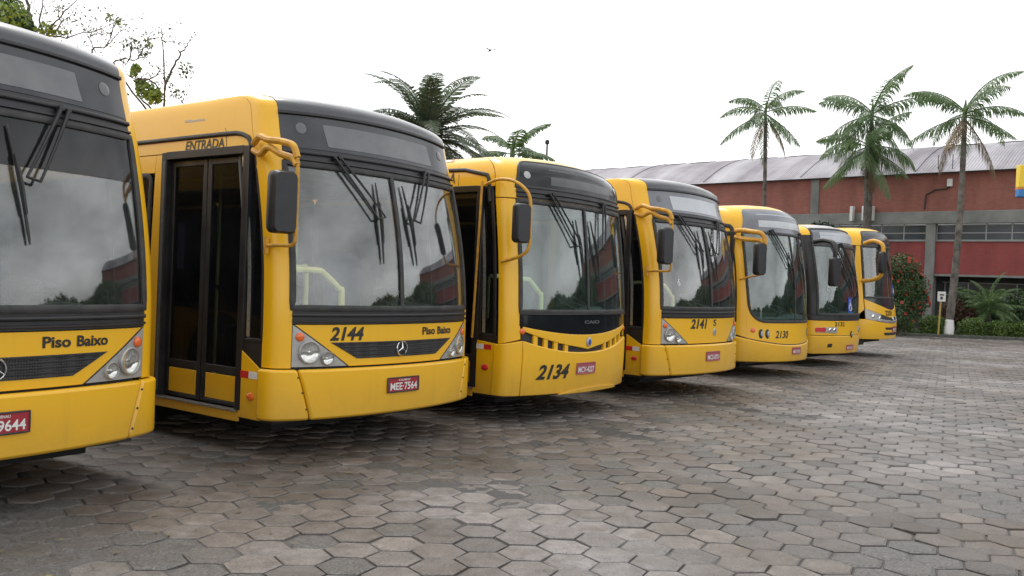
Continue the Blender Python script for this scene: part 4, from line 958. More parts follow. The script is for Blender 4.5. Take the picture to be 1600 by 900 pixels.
gv = [(-g_, -g_, -.016), (g_, -g_, -.016), (g_, g_, -.016), (-g_, g_, -.016)]
ground = link('paved_yard', mesh_from('paved_yard', gv, [(0, 1, 2, 3)]), 'ground', None, False)
tag(ground, kind='structure')

HR = .164                                                        # hexagon corner radius (25 cm across the flats)
def hex_mesh_arrays(seed, worn):
    """one paver: uneven six-sided top with a worn, chamfered rim"""
    q = np.random.default_rng(seed); ang = np.arange(6) * np.pi / 3
    r1 = HR * (.965 + q.uniform(-.02, .012, 6)); a1 = ang + q.uniform(-.02, .02, 6)
    cut = .92 + q.uniform(-.05, .02, 6) - worn * .06
    low = -.004 - worn * .006
    top = [(0, 0, low * .3 + (-.004 * worn))] + [(r1[k] * cut[k] * math.cos(a1[k]), r1[k] * cut[k] * math.sin(a1[k]), low * .2 + q.uniform(-.0015, .001)) for k in range(6)]
    rim = [(r1[k] * math.cos(a1[k]), r1[k] * math.sin(a1[k]), -.006 - worn * .004) for k in range(6)]
    bot = [(r1[k] * math.cos(a1[k]), r1[k] * math.sin(a1[k]), -.045) for k in range(6)]
    F = [(0, 1 + k, 1 + (k + 1) % 6) for k in range(6)]
    for k in range(6):
        j = (k + 1) % 6; F.append((1 + k, 7 + k, 7 + j)); F.append((1 + k, 7 + j, 1 + j)); F.append((7 + k, 13 + k, 13 + j)); F.append((7 + k, 13 + j, 7 + j))
    return np.array(top + rim + bot), np.array(F)

def vnoise(x, y, s):
    return (np.sin(x * 1.3 * s + 1.7 * np.sin(y * .9 * s)) + np.sin(y * 1.7 * s + 1.3 * np.sin(x * 1.1 * s + 2)) + np.sin((x + y) * 2.3 * s + 1)) / 3
rotg = R(4.0); cg, sg = math.cos(rotg), math.sin(rotg)
dx, dy = 1.5 * HR * 1.015, math.sqrt(3) * HR * 1.015
cells = []
bus_front = np.array([(-3.17, 5.42), (9.9, 23.2)]); bd = bus_front[1] - bus_front[0]; bd /= np.linalg.norm(bd); bn_ = np.array([-bd[1], bd[0]])
I, J = np.meshgrid(np.arange(-40, 160), np.arange(-25, 150), indexing='ij')
gx = I * dx; gy = J * dy + (I % 2) * dy / 2
PX = gx * cg - gy * sg; PY = gx * sg + gy * cg
beh = (PX - bus_front[0, 0]) * bn_[0] + (PY - bus_front[0, 1]) * bn_[1]
keep = (PY > 2.2) & (PY < 35.6) & (PX > -PY * .60 - 1.5) & (PX < PY * .78 + 2.5) & (beh < 2.6)
PX, PY = PX[keep], PY[keep]
worn = np.clip(.35 * (vnoise(PX, PY, 1.1) + .9 * vnoise(PX + 7, PY - 3, 2.7)) + rng.normal(0, .22, len(PX)) - .02, 0, 1); worn = np.clip(worn * 3.2, 0, 1)
tone = np.clip(.5 + .28 * vnoise(PX + 3, PY, .9) + rng.normal(0, .2, len(PX)), 0, 1)
dz = rng.normal(0, .0028, len(PX)) + .004 * vnoise(PX, PY, 1.9); rotk = rng.integers(0, 6, len(PX)) * np.pi / 3 + rng.normal(0, .025, len(PX)); tlt = rng.normal(0, .012, (len(PX), 2))
# the 300 that show largest in the photograph become objects of their own
d3 = np.stack([PX, PY, PX * 0 - CAM_H], 1); dep = d3 @ np.array(_f); ux = 800 + F_PX * (d3 @ np.array(_r2)) / dep; uy = 450 - F_PX * (d3 @ np.array(_u2)) / dep
inview = (ux > -20) & (ux < 1620) & (uy < 915) & (beh[keep] < .3)
order = np.argsort(np.where(inview, dep, 1e9)); near = order[:300]; rest = order[300:]
NV = 8; lib = {}
for wi, wv in enumerate((0.0, .5, 1.0)):
    for k in range(NV):
        V, F = hex_mesh_arrays(100 * wi + k, wv); me = bpy.data.meshes.new('paver'); me.from_pydata(V.tolist(), [], F.tolist()); me.update()
        a = me.attributes.new('tone', 'FLOAT', 'FACE'); a.data.foreach_set('value', np.full(len(F), (k + .5) / NV, np.float32))
        a = me.attributes.new('worn', 'FLOAT', 'FACE'); a.data.foreach_set('value', np.full(len(F), wv * .85, np.float32))
        me.materials.append(M['paver']); lib[wi, k] = me
for i in near:
    me = lib[int(round(worn[i] * 2)), int(min(NV - 1, tone[i] * NV))]
    o = bpy.data.objects.new('paver', me); col.objects.link(o); o.parent = ground
    o.location = (PX[i], PY[i], dz[i]); o.rotation_euler = (tlt[i, 0], tlt[i, 1], rotg + rotk[i])
allV = []; allF = []; at_t = []; at_w = []; base = 0
protos = [[hex_mesh_arrays(500 + k + 50 * wi, wv) for k in range(12)] for wi, wv in enumerate((0.0, .5, 1.0))]
for i in rest:
    V, F = protos[int(round(worn[i] * 2))][i % 12]; c, s_ = math.cos(rotg + rotk[i]), math.sin(rotg + rotk[i])
    x = V[:, 0] * c - V[:, 1] * s_; y = V[:, 0] * s_ + V[:, 1] * c; z = V[:, 2] + dz[i] + x * tlt[i, 0] + y * tlt[i, 1]
    allV.append(np.stack([x + PX[i], y + PY[i], z], 1)); allF.append(F + base); base += len(V); at_t.append(np.full(len(F), tone[i])); at_w.append(np.full(len(F), worn[i] * .85))
V = np.concatenate(allV).astype(np.float32); F = np.concatenate(allF).astype(np.int32)
me = bpy.data.meshes.new('paver_field'); me.vertices.add(len(V)); me.vertices.foreach_set('co', V.ravel()); me.loops.add(F.size); me.loops.foreach_set('vertex_index', F.ravel())
me.polygons.add(len(F)); me.polygons.foreach_set('loop_start', np.arange(0, F.size, 3, dtype=np.int32)); me.update(calc_edges=True)
a = me.attributes.new('tone', 'FLOAT', 'FACE'); a.data.foreach_set('value', np.concatenate(at_t).astype(np.float32))
a = me.attributes.new('worn', 'FLOAT', 'FACE'); a.data.foreach_set('value', np.concatenate(at_w).astype(np.float32))
pf = link('paver_field', me, 'paver', ground, False); tag(pf, kind='stuff')
# gritty sand that fills the joints and has washed over the lower stones in patches
sx_ = np.arange(-5.2, 17.0, .055); sy_ = np.arange(2.3, 21.5, .055); SX, SY = np.meshgrid(sx_, sy_, indexing='ij')
hsand = -.0150 + .006 * vnoise(SX, SY, 1.3) + .0045 * vnoise(SX + 5, SY + 2, 3.1) + .003 * vnoise(SX, SY - 4, 7.3) + .0022 * vnoise(SX * 1.1, SY, 17.0) + rng.normal(0, .0016, SX.shape)
fd = (SX - bus_front[0, 0]) * bn_[0] + (SY - bus_front[0, 1]) * bn_[1]
hsand += .0075 * np.exp(-((fd + .9) / .8) ** 2)                      # litter and grit gather before the bumpers
ok = (SX > -SY * .60 - 1.5) & (SX < SY * .78 + 2.5) & (fd < 1.5)
idx = -np.ones(SX.shape, int); idx[ok] = np.arange(ok.sum()); Vs = np.stack([SX[ok], SY[ok], hsand[ok]], 1)
qf = np.stack([idx[:-1, :-1], idx[1:, :-1], idx[1:, 1:], idx[:-1, 1:]], -1).reshape(-1, 4); qf = qf[(qf >= 0).all(1)].astype(np.int32)
ms = bpy.data.meshes.new('joint_sand'); ms.vertices.add(len(Vs)); ms.vertices.foreach_set('co', Vs.astype(np.float32).ravel()); ms.loops.add(qf.size); ms.loops.foreach_set('vertex_index', qf.ravel())
ms.polygons.add(len(qf)); ms.polygons.foreach_set('loop_start', np.arange(0, qf.size, 4, dtype=np.int32)); ms.update(calc_edges=True)
tag(link('joint_sand', ms, 'ground', ground, True, 180), kind='stuff')
# fallen leaves and scraps
qn = 260; lx = rng.uniform(-3.5, 9, qn); ly = 5.4 + (lx + 3.1) * 1.36 - np.abs(rng.normal(0, 1.6, qn)) - .3; la = rng.uniform(0, 6.28, qn); ls = rng.uniform(.012, .035, qn); V4 = []
for k in range(qn):
    c, s_ = math.cos(la[k]) * ls[k], math.sin(la[k]) * ls[k]; V4 += [(lx[k] + c, ly[k] + s_, .008), (lx[k] - s_ * .4, ly[k] + c * .4, .012), (lx[k] - c, ly[k] - s_, .006), (lx[k] + s_ * .4, ly[k] - c * .4, .010)]
tag(link('fallen_leaves', mesh_from('fallen_leaves', V4, [tuple(range(4 * k, 4 * k + 4)) for k in range(qn)]), principled('dry_leaf_scraps', (.22, .19, .07), .7, noise=(3, 2), second=(.09, .065, .03)), ground, False), kind='stuff')

# ------------------------------------------------------------------ the brick hall
def brick_mat(name, a, b_, mortar, scale=1.0):
    m, t, o = new_mat(name)
    p = N(t, 'ShaderNodeBsdfPrincipled', Roughness=.85); t.links.new(p.outputs[0], o.inputs['Surface'])
    tcn = N(t, 'ShaderNodeTexCoord'); sp = N(t, 'ShaderNodeSeparateXYZ'); cb = N(t, 'ShaderNodeCombineXYZ'); t.links.new(tcn.outputs['Object'], sp.inputs[0]); t.links.new(sp.outputs['X'], cb.inputs['X']); t.links.new(sp.outputs['Z'], cb.inputs['Y'])
    br = N(t, 'ShaderNodeTexBrick', Scale=1.0); br.inputs['Color1'].default_value = (*a, 1); br.inputs['Color2'].default_value = (*b_, 1); br.inputs['Mortar'].default_value = (*mortar, 1)
    br.inputs['Brick Width'].default_value = .25; br.inputs['Row Height'].default_value = .085; br.inputs['Mortar Size'].default_value = .008; t.links.new(cb.outputs[0], br.inputs['Vector'])
    n = N(t, 'ShaderNodeTexNoise', Scale=.8, Detail=6.0, Roughness=.65); mpn = N(t, 'ShaderNodeMapping'); mpn.inputs['Scale'].default_value = (1.5, 1, .5); t.links.new(tcn.outputs['Object'], mpn.inputs['Vector']); t.links.new(mpn.outputs[0], n.inputs['Vector'])
    mr = N(t, 'ShaderNodeMapRange'); mr.inputs['From Min'].default_value = .3; mr.inputs['From Max'].default_value = .75; mr.inputs['To Min'].default_value = 1.12; mr.inputs['To Max'].default_value = .7; t.links.new(n.outputs['Fac'], mr.inputs['Value'])
    mu = N(t, 'ShaderNodeVectorMath', operation='MULTIPLY'); t.links.new(br.outputs['Color'], mu.inputs[0]); t.links.new(mr.outputs[0], mu.inputs[1]); t.links.new(mu.outputs[0], p.inputs['Base Color'])
    return m
M['brick'] = brick_mat('red_brick', (.32, .115, .085), (.27, .098, .074), (.25, .125, .10)); M['red_wall'] = brick_mat('red_painted_brick', (.28, .06, .056), (.25, .054, .05), (.23, .06, .055))
M['concrete'] = principled('grey_concrete', (.24, .245, .23), .85, noise=(1.2, 6), second=(.15, .155, .145)); M['dark_wall'] = principled('dark_grey_wall', (.05, .048, .05), .8, noise=(2, 4))  # dark_wall: plain dark grey, mottled at random, also on skylights, rods and poles
M['pane'] = principled('dull_window_glass', (.045, .052, .06), .12, noise=(.9, 4), second=(.07, .075, .075), spec=.35); M['frame'] = principled('grey_window_frame', (.30, .30, .30), .5)
def roof_mat():
    m, t, o = new_mat('weathered_metal_roof')
    p = N(t, 'ShaderNodeBsdfPrincipled', Roughness=.5, Metallic=.25); t.links.new(p.outputs[0], o.inputs['Surface'])
    tcn = N(t, 'ShaderNodeTexCoord'); mpn = N(t, 'ShaderNodeMapping'); mpn.inputs['Scale'].default_value = (.55, .05, .05); t.links.new(tcn.outputs['Object'], mpn.inputs['Vector'])
    n = N(t, 'ShaderNodeTexNoise', Scale=1.0, Detail=5.0, Roughness=.6); t.links.new(mpn.outputs[0], n.inputs['Vector'])
    n2 = N(t, 'ShaderNodeTexNoise', Scale=.5, Detail=6.0); t.links.new(tcn.outputs['Object'], n2.inputs['Vector'])
    ad = N(t, 'ShaderNodeMath', operation='MULTIPLY_ADD'); t.links.new(n2.outputs['Fac'], ad.inputs[0]); ad.inputs[1].default_value = .5; t.links.new(n.outputs['Fac'], ad.inputs[2])
    cr_ = N(t, 'ShaderNodeValToRGB'); e = cr_.color_ramp.elements; e[0].position = .55; e[0].color = (.33, .32, .35, 1); e[1].position = .9; e[1].color = (.11, .095, .115, 1); t.links.new(ad.outputs[0], cr_.inputs[0]); t.links.new(cr_.outputs[0], p.inputs['Base Color'])
    w = N(t, 'ShaderNodeTexWave', Scale=2.2, wave_type='BANDS', bands_direction='X'); t.links.new(tcn.outputs['Object'], w.inputs['Vector']); bn = N(t, 'ShaderNodeBump', Strength=.5, Distance=.03); t.links.new(w.outputs['Fac'], bn.inputs['Height']); t.links.new(bn.outputs[0], p.inputs['Normal'])
    return m
M['roof'] = roof_mat()
hall = empty('brick_hall', (22.37, 40.89, 0), math.atan2(-.674, .739)); tag(hall, 'long red brick hall with barrel-vaulted metal roof and concrete beam', 'building')
XL, XR = -46.0, 26.0                                               # local x: + to the right along the front, y into the building
cols_ = [-3.2 - 5.85 * k for k in range(-5, 7)]
MB().box(XL, -9.28, 0, .25, 5.68, 7.5).build('brick_wall', 'brick', hall); MB().box(-8.83, XR, 0, .25, 5.68, 7.5).build('brick_wall', 'brick', hall)
MB().box(-9.279, -8.831, -.06, .3, 5.685, 7.49).build('pier', 'concrete', hall, bevel=.02)
MB().box(XL, XR, -.16, .3, 5.09, 5.679).build('concrete_beam', 'concrete', hall, bevel=.02)
MB().box(XL, XR, -.03, .25, 7.501, 7.56).build('eaves_flashing', 'concrete', hall)
edges = sorted(cols_)
for x in edges: MB().box(x - .22, x + .22, -.12, .35, 0, 5.088).build('column', 'concrete', hall, bevel=.02)
for xa, xb in zip(edges[:-1], edges[1:]):
    a, c = xa + .222, xb - .222
    MB().box(a, c, 0, .22, 2.70, 4.24).build('spandrel_wall', 'red_wall', hall)
    MB().box(a, c, -.06, .25, 4.242, 4.29).build('window_sill', 'concrete', hall); MB().box(a, c, -.05, 1.5, 2.60, 2.698).build('floor_edge', 'concrete', hall)
    fr = MB(); w = (c - a) / 5
    for k in range(6): fr.box(a + k * w - .025, a + k * w + .025, .10, .16, 4.291, 5.088)
    for z in (4.32, 4.66, 5.05): fr.box(a, c, .105, .155, z - .022, z + .022)
    win = fr.build('window', 'frame', hall)
    for k in range(5):
        for z0, z1 in ((4.345, 4.635), (4.685, 5.025)):
            MB().box(a + k * w + .03, a + (k + 1) * w - .03, .125, .135, z0, z1).build('pane', 'pane', win, smooth=False)
    lw = MB(); k = 0
    for x in np.arange(a + .1, c - .6, 1.05):
        lw.box(x, x + .05, 1.28, 1.33, 1.15, 2.35)
    for z in (1.15, 1.72, 2.32): lw.box(a, c, 1.285, 1.325, z, z + .04)
    lwo = lw.build('lower_window', 'frame', hall)
    for x in np.arange(a + .1, c - .6, 1.05):
        for z0, z1 in ((1.2, 1.71), (1.77, 2.31)): MB().box(x + .06, min(c, x + 1.04), 1.30, 1.31, z0, z1).build('pane', 'pane', lwo, smooth=False)
MB().box(XL, XR, 1.4, 1.6, 0, 5.0).build('rear_wall', 'dark_wall', hall)
# barrel roof
prof = [(-.35, 7.52), (0.0, 7.66), (.6, 7.98), (1.3, 8.36), (2.1, 8.74), (3.0, 9.10), (4.0, 9.40), (5.0, 9.60), (6.0, 9.68), (7.0, 9.60), (8.5, 9.2), (10.5, 8.4), (12, 7.5)]
V = []; F = []; xs_ = np.linspace(XL, XR, 36); k = len(prof)
for x in xs_: V += [(x, y, z) for y, z in prof]
for i_ in range(len(xs_) - 1):
    for j in range(k - 1): F.append((i_ * k + j, (i_ + 1) * k + j, (i_ + 1) * k + j + 1, i_ * k + j + 1))
rf = link('roof', mesh_from('roof', V, F), 'roof', hall)
for x in np.arange(XL + 1, XR, 5.85):
    MB().tube([(x, y - .0, z + .01) for y, z in prof[1:11]], .035, 5).build('roof_rib', 'roof', rf)
for t_, wd in ((.9, 1.3), (3.0, 1.2), (12.2, 1.3), (14.2, .9), (18.6, 1.4), (20.6, 1.0), (23.6, 1.2), (26.0, 1.2), (28, 1.3)):
    MB().add([(-t_ - wd / 2, 4.15, 9.46), (-t_ + wd / 2, 4.15, 9.46), (-t_ + wd / 2 - .1, 5.3, 9.67), (-t_ - wd / 2 - .1, 5.3, 9.67), (-t_ - wd / 2, 4.15, 9.40), (-t_ + wd / 2, 4.15, 9.40), (-t_ + wd / 2 - .1, 5.3, 9.60), (-t_ - wd / 2 - .1, 5.3, 9.60)], [(0, 1, 2, 3), (4, 7, 6, 5), (0, 4, 5, 1), (1, 5, 6, 2), (2, 6, 7, 3), (3, 7, 4, 0)]).build('skylight', 'dark_wall', rf, smooth=False)
for x in (-2.4, -3.05): MB().tube([(x, .1, 7.5), (x, .1, 8.4)], .02, 6).build('rooftop_rod', 'dark_wall', hall)
MB().box(-2.56, -2.32, -.12, -.005, 6.85, 7.22).build('ac_box', 'white', hall, bevel=.02)  # small white air conditioner box on the brick wall
MB().tube([(-2.45, -.04, 6.86), (-2.6, -.04, 6.75), (-3.1, -.04, 6.72), (-3.5, -.04, 6.5), (-3.55, -.04, 5.8)], .035, 6).build('conduit', 'dark_wall', hall)
MB().box(-6.35, -5.85, -.62, -.18, 5.25, 5.98).build('air_conditioner', 'white', hall, bevel=.03); MB().box(-7.0, -6.85, -.5, -.18, 5.25, 6.0).build('air_conditioner_pipe_cover', 'white', hall, bevel=.02)

# ------------------------------------------------------------------ vegetation
def leaf_mat(name, a, b_, rough=.5, trans=.25):
    m, t, o = new_mat(name)
    p = N(t, 'ShaderNodeBsdfPrincipled', Roughness=rough); tr = N(t, 'ShaderNodeBsdfTranslucent'); mixs = N(t, 'ShaderNodeMixShader'); mixs.inputs[0].default_value = trans
    geo = N(t, 'ShaderNodeNewGeometry'); n = N(t, 'ShaderNodeTexNoise', Scale=2.2, Detail=3.0); t.links.new(geo.outputs['Position'], n.inputs['Vector'])
    ad = N(t, 'ShaderNodeMath', operation='ADD'); t.links.new(n.outputs['Fac'], ad.inputs[0]); t.links.new(geo.outputs['Random Per Island'], ad.inputs[1])
    mr = N(t, 'ShaderNodeMapRange'); mr.inputs['From Min'].default_value = .35; mr.inputs['From Max'].default_value = 1.4; t.links.new(ad.outputs[0], mr.inputs['Value'])
    mc = N(t, 'ShaderNodeMix', data_type='RGBA'); mc.inputs[6].default_value = (*a, 1); mc.inputs[7].default_value = (*b_, 1); t.links.new(mr.outputs[0], mc.inputs[0])
    t.links.new(mc.outputs[2], p.inputs['Base Color']); t.links.new(mc.outputs[2], tr.inputs['Color'])
    t.links.new(p.outputs[0], mixs.inputs[1]); t.links.new(tr.outputs[0], mixs.inputs[2]); t.links.new(mixs.outputs[0], o.inputs['Surface'])
    return m
M['palm_leaf'] = leaf_mat('palm_leaf', (.075, .135, .052), (.155, .24, .092), .4, .45); M['palm_leaf_dark'] = leaf_mat('date_palm_leaf', (.075, .11, .075), (.15, .19, .125), .4, .45)
M['dead_leaf'] = leaf_mat('dry_palm_leaf', (.16, .11, .06), (.24, .18, .10))
M['leaf'] = leaf_mat('broad_leaf', (.025, .055, .018), (.06, .11, .03)); M['leaf_light'] = leaf_mat('light_green_leaf', (.10, .17, .03), (.22, .30, .06)); M['leaf_dark'] = leaf_mat('dark_leaf', (.014, .032, .014), (.035, .065, .025))
M['hedge_leaf'] = leaf_mat('hedge_leaf', (.05, .10, .02), (.13, .20, .04)); M['flower'] = leaf_mat('red_flower', (.34, .035, .02), (.52, .09, .04))
M['bark'] = principled('grey_bark', (.12, .10, .085), .9, noise=(9, 5), second=(.06, .05, .042), bump=(18, .6, .02))
M['palm_bark'] = principled('ringed_palm_bark', (.17, .15, .13), .9, noise=(3.5, 6), second=(.045, .04, .034), bump=(12, .6, .03))
M['grass'] = leaf_mat('short_grass', (.03, .06, .015), (.07, .11, .03), .8, .1)

def frond_arrays(q, L, e0, droop, leaf, n=64, hang=.5, width=.045):
    """a feather leaf in its own frame, growing along +X and bending down"""
    V = []; F = []; pts = []; p = np.zeros(3); e = e0
    for k in range(13):
        pts.append(p.copy()); e_ = e0 - droop * (k / 12) ** 1.4; p = p + np.array([math.cos(e_), 0, math.sin(e_)]) * L / 12
    pts = np.array(pts)
    mb = MB().tube([tuple(x) for x in pts], [max(.006, .030 * (1 - k / 12.5)) * (L / 2.4) for k in range(13)], 5); V += mb.V; F += mb.F
    for k in range(n):
        t = .10 + .90 * (k + .5) / n; f = t * 12; i = min(11, int(f)); c = pts[i] * (1 - f + i) + pts[i + 1] * (f - i); d = pts[i + 1] - pts[i]; d /= np.linalg.norm(d)
        ll = leaf * (math.sin(math.pi * min(1, .18 + t * .86)) ** .7) * q.uniform(.85, 1.1)
        for sd in (-1, 1):
            side = np.array([0, sd, 0.0]); dirv = d * q.uniform(.45, .75) + side * q.uniform(.75, 1.0) + np.array([0, 0, -hang * q.uniform(.4, 1.2)]); dirv /= np.linalg.norm(dirv)
            mid = c + dirv * ll * .55; tip = mid + (dirv * .6 + np.array([0, 0, -hang * .9])) * ll * .45; w = d * width * .5
            b0 = len(V); V += [tuple(c - w * .5), tuple(c + w * .5), tuple(mid + w), tuple(mid - w), tuple(tip)]
            F += [(b0, b0 + 1, b0 + 2, b0 + 3), (b0 + 3, b0 + 2, b0 + 4)]
    return V, F

def palm(name, label, base, top, r0, fronds, seed, leaf_mat_='palm_leaf', L=2.4, leaf=.55, group=None, white_base=0, dead=2, hang=.55, width=.05, e_rng=(-50, 80), trunk_bulge=1.0):
    q = np.random.default_rng(seed); root = empty(name, base); tag(root, label, 'palm tree', group)
    b0 = np.array(base, float); t0 = np.array(top, float) - b0; k = 26; pts = []; rad = []
    for i in range(k + 1):
        t = i / k; pts.append(tuple(t0 * t + np.array([.10 * math.sin(t * 3.1) * (t0[2] / 8), 0, 0]))); rad.append(r0 * (1.25 - .5 * t) * (1 + .10 * (i % 2)) * (1.2 if t < .06 else 1))
    if white_base:
        cut = max(2, int(k * white_base / t0[2]))
        MB().tube(pts[:cut + 1], [r * 1.03 for r in rad[:cut + 1]], 12).build('painted_trunk_base', 'white', root)
    MB().tube(pts, rad, 12).build('trunk', 'palm_bark', root)
    cr_ = Vector(t0)
    sh = MB().tube([cr_ - Vector((0, 0, .1)), cr_ + Vector((0, 0, .45)), cr_ + Vector((.02, 0, .9))], [r0 * .75, r0 * .7, r0 * .2], 10).build('crownshaft', leaf_mat_, root)
    for i in range(fronds):
        az = i * 2.399 + q.uniform(-.25, .25); t = (i + .5) / fronds; e0 = R(e_rng[1] + (e_rng[0] - e_rng[1]) * t ** .8 + q.uniform(-14, 14)); isdead = i >= fronds - dead
        V, F = frond_arrays(q, L * q.uniform(.85, 1.08), e0, R(q.uniform(55, 95)) * (1.0 if e0 > R(-10) else .5), leaf, hang=hang, width=width)
        o = link('frond', mesh_from('frond', V, F), 'dead_leaf' if isdead else leaf_mat_, root, False)
        o.location = cr_ + Vector((0, 0, .35 * (1 - t) + .1)); o.rotation_euler = (q.uniform(-.15, .15), 0, az)
    return root

def leaf_cloud(q, centres, radii, n, size):
    """n leaf-sized faces spread through a set of ellipsoidal clumps"""
    C = np.array(centres, float); Rr = np.array(radii, float); w = Rr.prod(1) ** .67; idx = q.choice(len(C), n, p=w / w.sum())
    d = q.normal(size=(n, 3)); d /= np.linalg.norm(d, axis=1, keepdims=True); p = C[idx] + d * Rr[idx] * (q.uniform(.25, 1, n)[:, None] ** .5)
    u = q.normal(size=(n, 3)); u /= np.linalg.norm(u, axis=1, keepdims=True); v = np.cross(u, d + .3 * q.normal(size=(n, 3))); v /= np.linalg.norm(v, axis=1, keepdims=True)
    s = size * q.uniform(.6, 1.4, n)[:, None]; V = np.stack([p - u * s, p + v * s * .45, p + u * s, p - v * s * .45], 1).reshape(-1, 3)
    return V, np.arange(4 * n).reshape(-1, 4)

def fast_mesh(name, V, F):
    me = bpy.data.meshes.new(name); V = np.asarray(V, np.float32); F = np.asarray(F, np.int32); k = F.shape[1]
    me.vertices.add(len(V)); me.vertices.foreach_set('co', V.ravel()); me.loops.add(F.size); me.loops.foreach_set('vertex_index', F.ravel())
    me.polygons.add(len(F)); me.polygons.foreach_set('loop_start', np.arange(0, F.size, k, dtype=np.int32)); me.update(calc_edges=True)
    return me

def branchy_tree(name, label, base, seed, trunk_h, r0, levels, spread, leaf_n, leaf_size, mats=('leaf', 'leaf_light'), lean=(0, 0), first=None):
    """sparse tree: forking tapered limbs with leaf tufts at the twig ends"""
    q = np.random.default_rng(seed); root = empty(name, base); tag(root, label, 'tree'); limbs = MB(); tr = MB(); tips = []
    def grow(p, d, L, r, lv):
        pts = [p]; dd = d.copy()
        for i in range(5):
            dd = dd + q.normal(0, .16, 3) + np.array([0, 0, .05]); dd /= np.linalg.norm(dd); pts.append(pts[-1] + dd * L / 5)
        (tr if lv == levels else limbs).tube([tuple(x) for x in pts], [r * (1 - .1 * i) for i in range(6)], 7 if lv > 1 else 4)
        if lv <= 1: tips.extend(pts[2:])
        if lv > 0:
            for k in range(q.integers(2, 5)):
                t = q.integers(2, 6); s = q.normal(size=3); s[2] = abs(s[2]) * .5; s -= dd * s.dot(dd); s /= np.linalg.norm(s)
                nd = dd * q.uniform(.5, .9) + s * spread * q.uniform(.6, 1.2); nd /= np.linalg.norm(nd); grow(pts[t], nd, L * q.uniform(.55, .8), r * (1 - .1 * t) * .70, lv - 1)
    d0 = np.array([lean[0], lean[1], 1.0]); d0 /= np.linalg.norm(d0)
    grow(np.zeros(3), d0, trunk_h, r0, levels)
    tr.build('trunk', 'bark', root); limbs.build('branches', 'bark', root)
    tips = np.array(tips); 
    for m_, fr in zip(mats, (.6, .4)):
        sel = tips[q.random(len(tips)) < fr]
        V, F = leaf_cloud(q, sel, np.full((len(sel), 3), leaf_size * 3.0), int(leaf_n * fr), leaf_size); link('crown', fast_mesh('crown', V, F), m_, root, False)
    return root

def bush(name, label, base, seed, clumps, n, size, mat, cat='bush', flowers=0, stems=6):
    q = np.random.default_rng(seed); root = empty(name, base); tag(root, label, cat)
    C = [c[:3] for c in clumps]; Rr = [c[3:] for c in clumps]; V, F = leaf_cloud(q, C, Rr, n, size); link('foliage', fast_mesh('foliage', V, F), mat, root, False)
    st = MB()
    for i in range(stems):
        c = C[i % len(C)]; st.tube([(q.normal(0, .12), q.normal(0, .12), 0), (c[0] * .5, c[1] * .5, c[2] * .5), tuple(c)], [.035, .025, .01], 5)
    st.build('stem', 'bark', root)
    if flowers:
        fm = MB()
        for i in range(flowers):
            k = q.integers(len(C)); d = q.normal(size=3); d[1] = -abs(d[1]); d /= np.linalg.norm(d); p = Vector(np.array(C[k]) + d * np.array(Rr[k]) * .98)
            fm.lathe([(.001, 0), (.045, .025), (.066, .05), (.04, .045)], p, tuple(d), 6)
        tag(fm.build('flowers', 'flower', root), kind='stuff')
    return root

def hedge(label, x0, x1, y, h, d, seed, n=2600):
    q = np.random.default_rng(seed); root = empty('clipped_hedge', ((x0 + x1) / 2, y, 0)); tag(root, label, 'hedge', None); w = (x1 - x0) / 2
    nx = max(1, int(round(w * 2 / .8))); cl = []
    core = MB()
    for i in range(nx):
        cx = -w + (i + .5) * 2 * w / nx; rx = w / nx * 1.25; cl.append((cx, 0, h * .62, rx, d, h * .40)); cl.append((cx, 0, h * .3, rx, d * .9, h * .32))
        core.tube([(cx, 0, 0), (cx + .05, 0, h * .6)], .03, 5)
    V, F = leaf_cloud(q, [c[:3] for c in cl], [c[3:] for c in cl], n, .05); V[:, 2] = np.minimum(V[:, 2], h + q.normal(0, .015, len(V))); link('foliage', fast_mesh('foliage', V, F), 'hedge_leaf', root, False)
    core.build('stem', 'bark', root)
    return root

def on_ground(px, py): d = _f + _r2 * ((px - 800) / F_PX) + _u2 * ((450 - py) / F_PX); t = -CAM_H / d.z; return Vector((0, 0, CAM_H)) + d * t

# tall palms in front of the hall
pb = on_ground(1481, 526); pt = ray_at(1507, 190, pb.y + .6)
palm('palm_tree', 'tall leaning palm with white-painted trunk base, rightmost of the three', (pb.x, pb.y, 0), pt, .125, 15, 3, L=2.9, leaf=.7, width=.042, hang=.85, white_base=.85, group='tall palms in front of the brick hall', dead=3)
a_ = ray_at(1352, 340, 41.5); b_ = ray_at(1362, 190, 41.5)
palm('palm_tree', 'tallest palm with the fullest crown, middle of the three, brushing the hall roof', (a_.x, a_.y, 0), b_, .115, 17, 11, L=3.0, leaf=.85, width=.045, hang=.85, group='tall palms in front of the brick hall', dead=0, e_rng=(-60, 80))
a_ = ray_at(1352, 400, 40.2); b_ = ray_at(1354, 240, 40.2)
palm('palm_tree', 'lower palm crown overlapping the trunk of the tallest palm', (a_.x - .2, a_.y, 0), b_, .10, 12, 21, L=2.7, leaf=.85, width=.045, hang=.85, dead=1, e_rng=(-55, 65))
a_ = ray_at(1190, 320, 46.5); b_ = ray_at(1196, 185, 46.5)
palm('palm_tree', 'slender palm with small crown, leftmost of the three before the hall', (a_.x, a_.y, 0), b_, .10, 14, 31, L=2.8, leaf=.66, width=.045, hang=.85, group='tall palms in front of the brick hall', dead=2, e_rng=(-60, 75))
